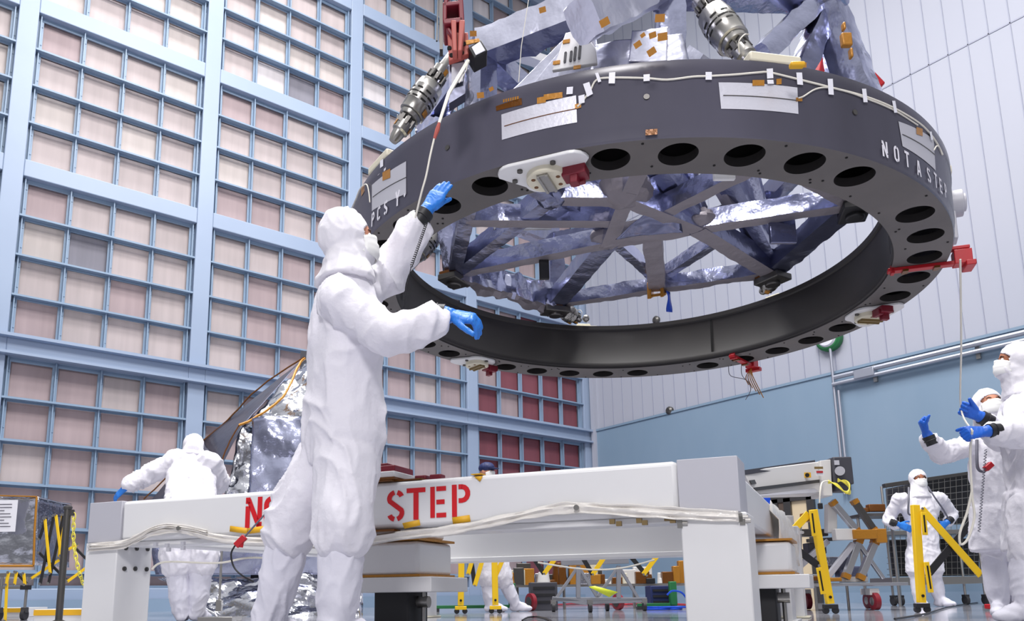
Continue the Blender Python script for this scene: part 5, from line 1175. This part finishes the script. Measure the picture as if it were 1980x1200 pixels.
# stanchion and chain
D = 6.4; b0 = PD(113, 1205, D)*np.array([1, 1, 0]); tz = PD(127, 984, D)[2]
sn = thing('stanchion', 'brushed steel stanchion post at the left end of the stand', 'stanchion', b0)
m = MB(); m.cyl(b0+UZ*.02, b0+UZ*tz, .028, n=20); m.build('pole', 'steel_dark', sn); m = MB(); m.lathe(b0, UZ, [(0, .17), (.012, .17), (.03, .05), (.04, .03)], n=32); m.build('base', 'steel_dark', sn); m = MB(); m.lathe(b0+UZ*tz, UZ, [(0, .033), (.02, .036), (.03, .02)], n=20); m.box(b0+UZ*(tz-.03)+RIGHT*.04, (.03, .02, .05), (RIGHT, DEPTH, UZ)); m.build('cap', 'steel_dark', sn)
ch = thing('plastic_chain', 'yellow plastic link chain hanging from the steel stanchion', 'chain', b0+UZ*tz+RIGHT*.05)
P = smoothpath([b0+UZ*(tz-.04)+RIGHT*.055, PD(142, 1040, D), PD(146, 1072, D), PD(153, 1105, D), PD(163, 1132, D+.1), PD(176, 1150, D+.2), PD(200, 1162, D+.3)], 12)
# resample to link pitch
acc = [P[0]]; 
for p in P[1:]:
    while np.linalg.norm(p-acc[-1]) > .042: acc.append(acc[-1]+unit(p-acc[-1])*.042)
for i in range(len(acc)-1):
    a, b = acc[i], acc[i+1]; z_ = unit(b-a); s_ = unit(np.cross(z_, DEPTH)) if i % 2 == 0 else unit(DEPTH-z_*np.dot(DEPTH, z_)); c = (a+b)/2
    m = MB(); m.tube([c+z_*(.026*math.cos(t_)+.006*np.sign(math.cos(t_)))+s_*.014*math.sin(t_) for t_ in np.linspace(0, 2*math.pi, 14, endpoint=False)], .0042, n=6, loop=True); m.build('link', 'chain_yellow', ch)
# ================================================================== right-hand equipment
D = 8.3
ls = thing('linear_stage', 'long white and grey motorised stage on top of the silver strut cart', 'machine', PD(1600, 950, D))
def quadbox(pix, D, depth, name, material, parent, bevel=.004, D2_=None):
    P = [PD(x, y, d) for (x, y), d in zip(pix, D if hasattr(D, '__len__') else [D]*len(pix))]; n = len(P); B = [p+DEPTH*depth for p in P]
    m = MB(); m.add(P+B, [tuple(range(n)), tuple(range(n, 2*n))[::-1]]+[(i, n+i, n+(i+1) % n, (i+1) % n) for i in range(n)]); return m.build(name, material, parent, smooth=30, bevel=bevel)
DD = (7.6, 8.3, 8.3, 7.6)
hs = quadbox([(1436, 910), (1590, 891), (1592, 952), (1460, 955)], DD, .35, 'housing', 'stage_white', ls, .01)
for pix, mt in (([(1434, 909), (1576, 889), (1577, 897), (1438, 918)], 'dark_grey'), ([(1450, 928), (1520, 919), (1521, 925), (1454, 936)], 'steel_dark'), ([(1458, 942), (1588, 926), (1588, 932), (1462, 948)], 'steel_dark'), ([(1462, 957), (1585, 942), (1588, 951), (1468, 958)], 'grey_paint')):
    quadbox(pix, [d-.02 for d in DD], .03, 'rail_strip', mt, hs, .001)
quadbox([(1586, 890), (1606, 888), (1610, 958), (1592, 958)], 8.2, .3, 'end_plate', 'stage_white', ls, .004)
mo = MB(); mo.box(PD(1622, 912, 8.25), (.20, .22, .30), (RIGHT, DEPTH, UZ)); mo.box(PD(1624, 940, 8.25), (.15, .2, .12), (RIGHT, DEPTH, UZ)); mt_ = mo.build('motor', 'dark_grey', ls, bevel=.012)
m = MB(); m.cyl(PD(1624, 910, 8.1), PD(1624, 910, 8.12), .05, n=20); m.box(PD(1618, 894, 8.12), (.05, .01, .05), (RIGHT, DEPTH, UZ)); m.build('motor_label', 'grey_paint', mt_)
m = MB(); m.box(PD(1561, 918, 8.13), (.075, .01, .055), (RIGHT, DEPTH, UZ)); wl_ = m.build('hazard_label', 'tape_yellow', hs); m = MB(); m.cyl(PD(1561, 918, 8.12), PD(1561, 918, 8.115), .022, n=14); m.build('hazard_symbol', 'black', wl_)
m = MB(); m.box(PD(1585, 914, 8.13), (.08, .01, .055), (RIGHT, DEPTH, UZ)); dl = m.build('danger_label', 'paper', hs); m = MB(); m.box(PD(1585, 912, 8.12), (.07, .004, .02), (RIGHT, DEPTH, UZ)); m.build('danger_band', 'red_paint', dl); m = MB(); m.box(PD(1583, 904, 8.12), (.09, .01, .025), (RIGHT, DEPTH, UZ)); m.build('olive_label', 'olive_brown', hs)
for k in range(7):
    m = MB(); m.tube(smoothpath([PD(1601, 928+k, 8.1), PD(1612+k, 935, 8.05), PD(1625+2*k, 945+k*1.5, 8.03), PD(1643, 955-k*3, 8.05), PD(1640-k, 940-k*2, 8.1), PD(1620, 925+k, 8.1)], 5), .006, n=5); m.build('yellow_cable', 'chain_yellow', mt_)
m = MB(); m.tube(smoothpath([PD(1603, 930, 8.1), PD(1590, 932, 8.05), PD(1586, 950, 8.0), PD(1585, 972, 8.0)], 5), .008, n=5); m.build('white_cable', 'cord_white', ls); m = MB(); m.box(PD(1586, 978, 8.0), (.04, .04, .06), (RIGHT, DEPTH, UZ)); m.build('plug', 'black', ls, bevel=.005)
m = MB(); m.box(PD(1568, 985, 8.5), (.2, .2, .45), (RIGHT, DEPTH, UZ)); 
# strut cart
D = 8.3
sc = thing('strut_cart', 'cart carrying silver tube frame with gold taped joints on red wheels', 'cart', PD(1620, 1170, D)*np.array([1, 1, 0]))
zd = PD(1620, 1130, D)[2]
m = MB(); m.box(PD(1620, 1130, D+.35), (1.12, .8, .03), (RIGHT, DEPTH, UZ)); m.build('deck', 'aluminium', sc, bevel=.004)
def strut(a, b, r=.03, mt='aluminium', dd=0, ends=True):
    pa, pb = PD(a[0], a[1], D+dd), PD(b[0], b[1], D+dd); m = MB(); m.bar(pa, pb, r*2, r*2, up=DEPTH); o = m.build('strut', mt, sc, bevel=.006)
    if ends:
        m = MB(); m.bar(pa, pa*.88+pb*.12, r*2.15, r*2.15, up=DEPTH); m.bar(pb, pb*.88+pa*.12, r*2.15, r*2.15, up=DEPTH); each(m, 'tape_wrap', 'kapton', o)
for dd in (0, .5):
    strut((1608, 968), (1660, 1030), .032, dd=dd); strut((1650, 966), (1692, 1028), .032, dd=dd, mt='steel_dark'); strut((1662, 1040), (1634, 1118), .035, dd=dd); strut((1694, 1042), (1662, 1120), .035, dd=dd); strut((1600, 1115), (1650, 1050), .028, 'grey_paint', dd, False); strut((1660, 1050), (1708, 1118), .02, 'aluminium', dd, False)
strut((1606, 975), (1606, 1030), .05, 'stage_white', .1, False); strut((1540, 1100), (1600, 1045), .03, 'grey_paint', .2, False); strut((1546, 1010), (1546, 1124), .02, 'aluminium', .2, False); strut((1560, 1045), (1640, 1040), .02, 'steel_dark', .2, False)
m = MB(); m.box(PD(1632, 1033, D-.02), (.22, .1, .12), (RIGHT, DEPTH, UZ)); m.build('node_block', 'stage_white', sc, bevel=.005); m = MB(); m.box(PD(1668, 1033, D-.04), (.25, .12, .10), (RIGHT, DEPTH, UZ)); m.build('tape_wrap', 'kapton', sc, bevel=.006); m = MB(); m.box(PD(1698, 1036, D-.02), (.12, .14, .15), (RIGHT, DEPTH, UZ)); m.build('tape_wrap', 'kapton', sc, bevel=.008)
for (x, y, w_, h_, mt, dd) in ((1558, 1116, .3, .07, 'foil_silver', .1), (1575, 1118, .15, .05, 'kapton_dark', .0), (1604, 1120, .2, .04, 'kapton', 0), (1650, 1120, .25, .06, 'stage_white', .1), (1534, 1085, .12, .2, 'foil', .2), (1575, 1060, .2, .12, 'dark_grey', .3), (1570, 1030, .3, .08, 'steel_dark', .3), (1560, 1000, .1, .1, 'kapton', .4), (1520, 1010, .12, .15, 'stage_white', .3), (1528, 1030, .25, .03, 'stage_white', .2), (1620, 1090, .25, .15, 'graphite_sheet', .4), (1645, 1105, .3, .12, 'foil_dark', .4), (1600, 1085, .2, .1, 'foil_silver', .3)):
    m = MB(); m.box(PD(x, y, D+dd), (w_, .15, h_), (RIGHT, DEPTH, UZ)); m.build('hardware_block', mt, sc, bevel=.01)
for (x, dd) in ((1691, .0), (1535, .0), (1680, .7), (1560, .7)):
    c = PD(x, 1160, D+dd); c = np.array([c[0], c[1], .095]); m = MB(); m.lathe(c-RIGHT*.03, RIGHT, [(0, .07), (.004, .092), (.056, .092), (.06, .07)], n=28); w1 = m.build('wheel', 'wheel_red', sc); m = MB(); m.lathe(c-RIGHT*.036, RIGHT, [(0, .03), (.006, .045), (.066, .045), (.072, .03)], n=20); m.build('wheel_hub', 'steel', w1)
    m = MB(); m.box(c+UZ*.10+DEPTH*.03, (.10, .1, .07), (RIGHT, DEPTH, UZ)); m.box(c+UZ*.04+RIGHT*.045, (.01, .05, .14), (RIGHT, DEPTH, UZ)); m.build('caster_fork', 'stage_white', sc, bevel=.004)
for (x, dd) in ((1578, 0), (1640, .2)):
    c = PD(x, 1160, D+dd); m = MB(); m.cyl(np.array([c[0], c[1], .0]), np.array([c[0], c[1], zd]), .015, n=8); m.build('jack_leg', 'steel', sc)
ls.location = ls.location
# wire mesh rack
D = 10.9
rk = thing('mesh_rack', 'steel rack with black panels and wire mesh along the blue wall', 'rack', PD(1805, 1165, D)*np.array([1, 1, 0]))
quadbox([(1762, 930), (1893, 913), (1900, 1012), (1725, 1016)], D+.25, .06, 'black_panel', 'black', rk); quadbox([(1716, 944), (1766, 934), (1766, 1018), (1722, 1018)], D+.25, .06, 'black_panel', 'dark_grey', rk)
quadbox([(1712, 934), (1895, 908), (1896, 914), (1713, 942)], D+.1, .1, 'top_rail', 'steel_dark', rk); quadbox([(1722, 1043), (1893, 1040), (1893, 1112), (1730, 1114)], D+.25, .06, 'black_panel', 'black', rk)
quadbox([(1712, 1026), (1905, 1022), (1905, 1030), (1712, 1034)], D-.1, .6, 'shelf', 'steel', rk); quadbox([(1725, 1116), (1905, 1113), (1905, 1127), (1725, 1132)], D-.1, .6, 'lower_tray', 'steel', rk)
m = MB(); 
for k in range(17): m.tube([PD(1714+k*11.2, 938-k*1.6, D+.12), PD(1722+k*10.8, 1112, D+.12)], .004, n=4)
for k in range(16): m.tube([PD(1715, 946+k*11, D+.12), PD(1897, 921+k*12.6, D+.12)], .004, n=4)
m.build('wire_mesh', 'steel', rk)
for (x, x2) in ((1713, 1728), (1893, 1906), (1736, 1742), (1858, 1868)):
    m = MB(); a, b = PD(x, 940 if x < 1720 or x > 1880 else 1030, D), PD(x2, 1160, D); m.cyl(np.array([b[0], b[1], .12]), np.array([b[0], b[1], a[2]]), .018, n=8); m.build('upright', 'steel', rk)
    c = np.array([b[0], b[1], .065]); m = MB(); m.cyl(c-RIGHT*.02, c+RIGHT*.02, .065, n=20); m.box(c+UZ*.06, (.06, .08, .03), (RIGHT, DEPTH, UZ)); m.build('caster', 'rubber', rk)
# small orange instrument bar and cables on the blue wall side
m = MB(); m.box(PD(1693, 982, 10.2), (.22, .1, .10), (RIGHT, DEPTH, UZ)); m.box(PD(1672, 986, 10.2), (.08, .08, .06), (RIGHT, DEPTH, UZ)); o = m.build('gold_instrument', 'kapton_dark', bevel=.01); tag(o, 'small dark gold instrument bar on a bench left of the technician with hands on hips', 'instrument')
b_ = thing('side_bench', 'grey bench behind the strut cart carrying the gold instrument bar', 'bench', PD(1693, 1160, 10.2)*np.array([1, 1, 0])); zt_ = PD(1693, 990, 10.2)[2]-.03
m = MB(); m.box(PD(1690, 995, 10.2)*np.array([1, 1, 0])+UZ*(zt_-.02), (.5, .4, .04), (RIGHT, DEPTH, UZ)); m.build('bench_top', 'steel_dark', b_)
for dx in (-.22, .22):
    m = MB(); c = PD(1690, 995, 10.2)*np.array([1, 1, 0])+RIGHT*dx; m.cyl(c, c+UZ*(zt_-.04), .02, n=8); m.build('bench_leg', 'steel', b_)
# gray dollies with A-frame supports
D = 9.2
dl_ = thing('a_frame_dolly', 'low grey steel dolly with two A-frame supports on black casters', 'dolly', PD(1155, 1180, D)*np.array([1, 1, 0]))
def DB(a, b, r, name, mt, dd=0, parent=None):
    m = MB(); m.bar(PD(a[0], a[1], D+dd), PD(b[0], b[1], D+dd), r, r, up=DEPTH); return m.build(name, mt, parent or dl_, bevel=.004)
for (a, b) in (((1068, 1158), (1250, 1158)), ((1135, 1164), (1250, 1160)), ((1068, 1156), (1135, 1166))): DB(a, b, .045, 'base_tube', 'steel_grey_paint')
for cx_ in (1118, 1196):
    DB((cx_, 1096), (cx_, 1156), .05, 'center_leg', 'steel_grey_paint'); DB((cx_, 1094), (cx_-42, 1156), .035, 'brace', 'steel_grey_paint'); DB((cx_, 1094), (cx_+38, 1156), .035, 'brace', 'steel_grey_paint')
DB((1085, 1088), (1215, 1084), .06, 'top_tube', 'steel_grey_paint')
for (x, dd) in ((1070, 0), (1141, -.5), (1174, .2), (1246, 0)):
    c = PD(x, 1170, D+dd); c = np.array([c[0], c[1], .055]); m = MB(); m.cyl(c-RIGHT*.018, c+RIGHT*.018, .055, n=20); m.build('caster', 'rubber', dl_); m = MB(); m.box(c+UZ*.06, (.06, .06, .05), (RIGHT, DEPTH, UZ)); m.build('caster_fork', 'steel', dl_)
m = MB(); P = [PD(1138, 1134, D-.1), PD(1150, 1132, D-.1), PD(1195, 1144, D-.1), PD(1178, 1154, D-.1)]; m.add(P, [(0, 1, 2, 3)]); o = m.build('yellow_card', 'lime', dl_, solid=.006)
# benches of flight hardware far behind, under the rear beam
D = 10.6
hb = thing('hardware_bench', 'long low bench crowded with gold and copper hardware seen below the rear beam', 'bench', PD(1150, 1172, D)*np.array([1, 1, 0]))
zb2 = PD(1150, 1131, D)[2]
m = MB(); m.box(PD(1150, 1131, D+.3)*np.array([1, 1, 0])+UZ*zb2, (2.7, .6, .03), (RIGHT, DEPTH, UZ)); m.build('bench_top', 'steel', hb)
for x in (1000, 1090, 1225, 1330):
    c = PD(x, 1131, D+.1)*np.array([1, 1, 0]); m = MB(); m.cyl(c, c+UZ*zb2, .02, n=8); m.build('bench_leg', 'steel', hb)
rn = random.Random(11)
for k in range(34):
    x = 985+rn.random()*350; w_ = .06+rn.random()*.22; h_ = .05+rn.random()*.26; mt = rn.choice(['kapton', 'kapton_dark', 'stage_white', 'foil_silver', 'brown_dark', 'black', 'steel_dark', 'cream', 'kapton_dark'])
    c = PD(x, 1131, D+rn.random()*.5)*np.array([1, 1, 0])+UZ*(zb2+.015+h_/2); m = MB()
    if rn.random() < .35: m.cyl(c-UZ*h_/2, c+UZ*h_/2, w_*.4, w_*.3, n=14)
    else: m.box(c, (w_, .1, h_), (RIGHT, DEPTH, UZ))
    m.build('hardware_block', mt, hb, bevel=.008)
for (x, y, w_, h_, mt, lab) in ((1050, 1152, .35, .36, 'dark_grey', 'black plastic crate on the floor left of the grey dolly'), (1275, 1152, .3, .3, 'navy', 'dark blue bin on the floor behind the corner leg')):
    c = PD(x, y, 10.2); t = thing('storage_crate', lab, 'crate', c*np.array([1, 1, 0])); m = MB(); m.box(c*np.array([1, 1, 0])+UZ*h_/2, (w_, .3, h_), (RIGHT, DEPTH, UZ)); m.build('body', mt, t, bevel=.01); m = MB()
    for k in range(3): m.box(c*np.array([1, 1, 0])+UZ*(h_*(.3+.25*k))-DEPTH*.155, (w_*.8, .01, .03), (RIGHT, DEPTH, UZ))
    each(m, 'rib', 'black', t)
for (x, r_, col, lab) in ((1027, .11, 'steel_dark', 'large caster with red tyre behind the white shoes'), (1195, .10, 'wheel_red', 'dark red wheel behind the grey dolly')):
    c = PD(x, 1160, 9.9); c = np.array([c[0], c[1], r_]); t = thing('large_caster', lab, 'wheel', c*np.array([1, 1, 0])); m = MB(); m.lathe(c-RIGHT*.03-DEPTH*.02, unit(RIGHT+DEPTH*.5), [(0, r_*.85), (.005, r_), (.055, r_), (.06, r_*.85)], n=28); m.build('tyre', 'wheel_red', t); m = MB(); m.lathe(c-RIGHT*.036-DEPTH*.022, unit(RIGHT+DEPTH*.5), [(0, r_*.6), (.07, r_*.6)], n=20); m.build('hub', col if col != 'wheel_red' else 'steel_dark', t)
for (x, w_, lab) in ((920, 1.1, 'green steel frame base on the floor by the yellow barrier posts'), (1270, .5, 'green coiled equipment base behind the grey dolly')):
    c = PD(x, 1166, 9.9); t = thing('green_base', lab, 'frame', c*np.array([1, 1, 0])); m = MB(); m.box(c*np.array([1, 1, 0])+UZ*.06, (w_, .06, .04), (RIGHT, DEPTH, UZ)); m.build('rail', 'green', t, bevel=.004)
    for dx in (-w_*.45, w_*.3):
        m = MB(); m.box(c*np.array([1, 1, 0])+RIGHT*dx+UZ*.02, (.06, .1, .04), (RIGHT, DEPTH, UZ)); m.build('foot', 'rubber', t)
    m = MB(); m.box(c*np.array([1, 1, 0])+RIGHT*w_*.42+UZ*.2, (.09, .08, .3), (RIGHT, DEPTH, UZ)); m.build('upright', 'green', t, bevel=.01)
m = MB(); m.tube(smoothpath([onz(1060, 1170, .02), onz(1130, 1166, .02), onz(1200, 1168, .02), onz(1260, 1166, .02), onz(1330, 1169, .02)], 6), .02, n=6); tag(m.build('orange_cable', 'red_paint'), 'red orange cable along the floor behind the grey dolly', 'cable')
m = MB(); m.tube(smoothpath([PD(1290, 1150, 9.6), PD(1300, 1142, 9.6), PD(1318, 1145, 9.6), PD(1330, 1160, 9.6)], 5), .012, n=5)
for k in range(8): c = PD(1262+k*6, 1160, 9.6+.1*rn.random()); c = np.array([c[0], c[1], .012+.02*(k % 2)]); m.tube([c+(RIGHT*math.cos(t_)+DEPTH*math.sin(t_))*(.10+.02*k % .05) for t_ in np.linspace(0, 2*math.pi, 18, endpoint=False)], .012, n=5, loop=True)
tag(m.build('blue_cable_coil', 'royal_blue'), 'tangle of blue and grey cable on the floor by the corner leg', 'cable')
m = MB(); m.tube(smoothpath([onz(1010, 1199, .01), onz(1022, 1193, .01), onz(1040, 1192, .01), onz(1060, 1197, .01), onz(1070, 1205, .01)], 5), .008, n=5); tag(m.build('floor_cable', 'black'), 'thin black cable curled on the glossy floor at the bottom of the frame', 'cable')
m = MB(); m.tube(smoothpath([onz(1730, 1196, .01), onz(1790, 1186, .01), onz(1840, 1172, .01), onz(1900, 1163, .01)], 5), .008, n=5); tag(m.build('floor_cable', 'black'), 'dark cable lying on the floor near the white boots at right', 'cable')
m = MB(); m.box(onz(1930, 1172, .04), (.2, .12, .05), (RIGHT, DEPTH, UZ)); tag(m.build('red_box', 'red_paint', bevel=.01), 'small red object on the floor between the boots at right', 'box')
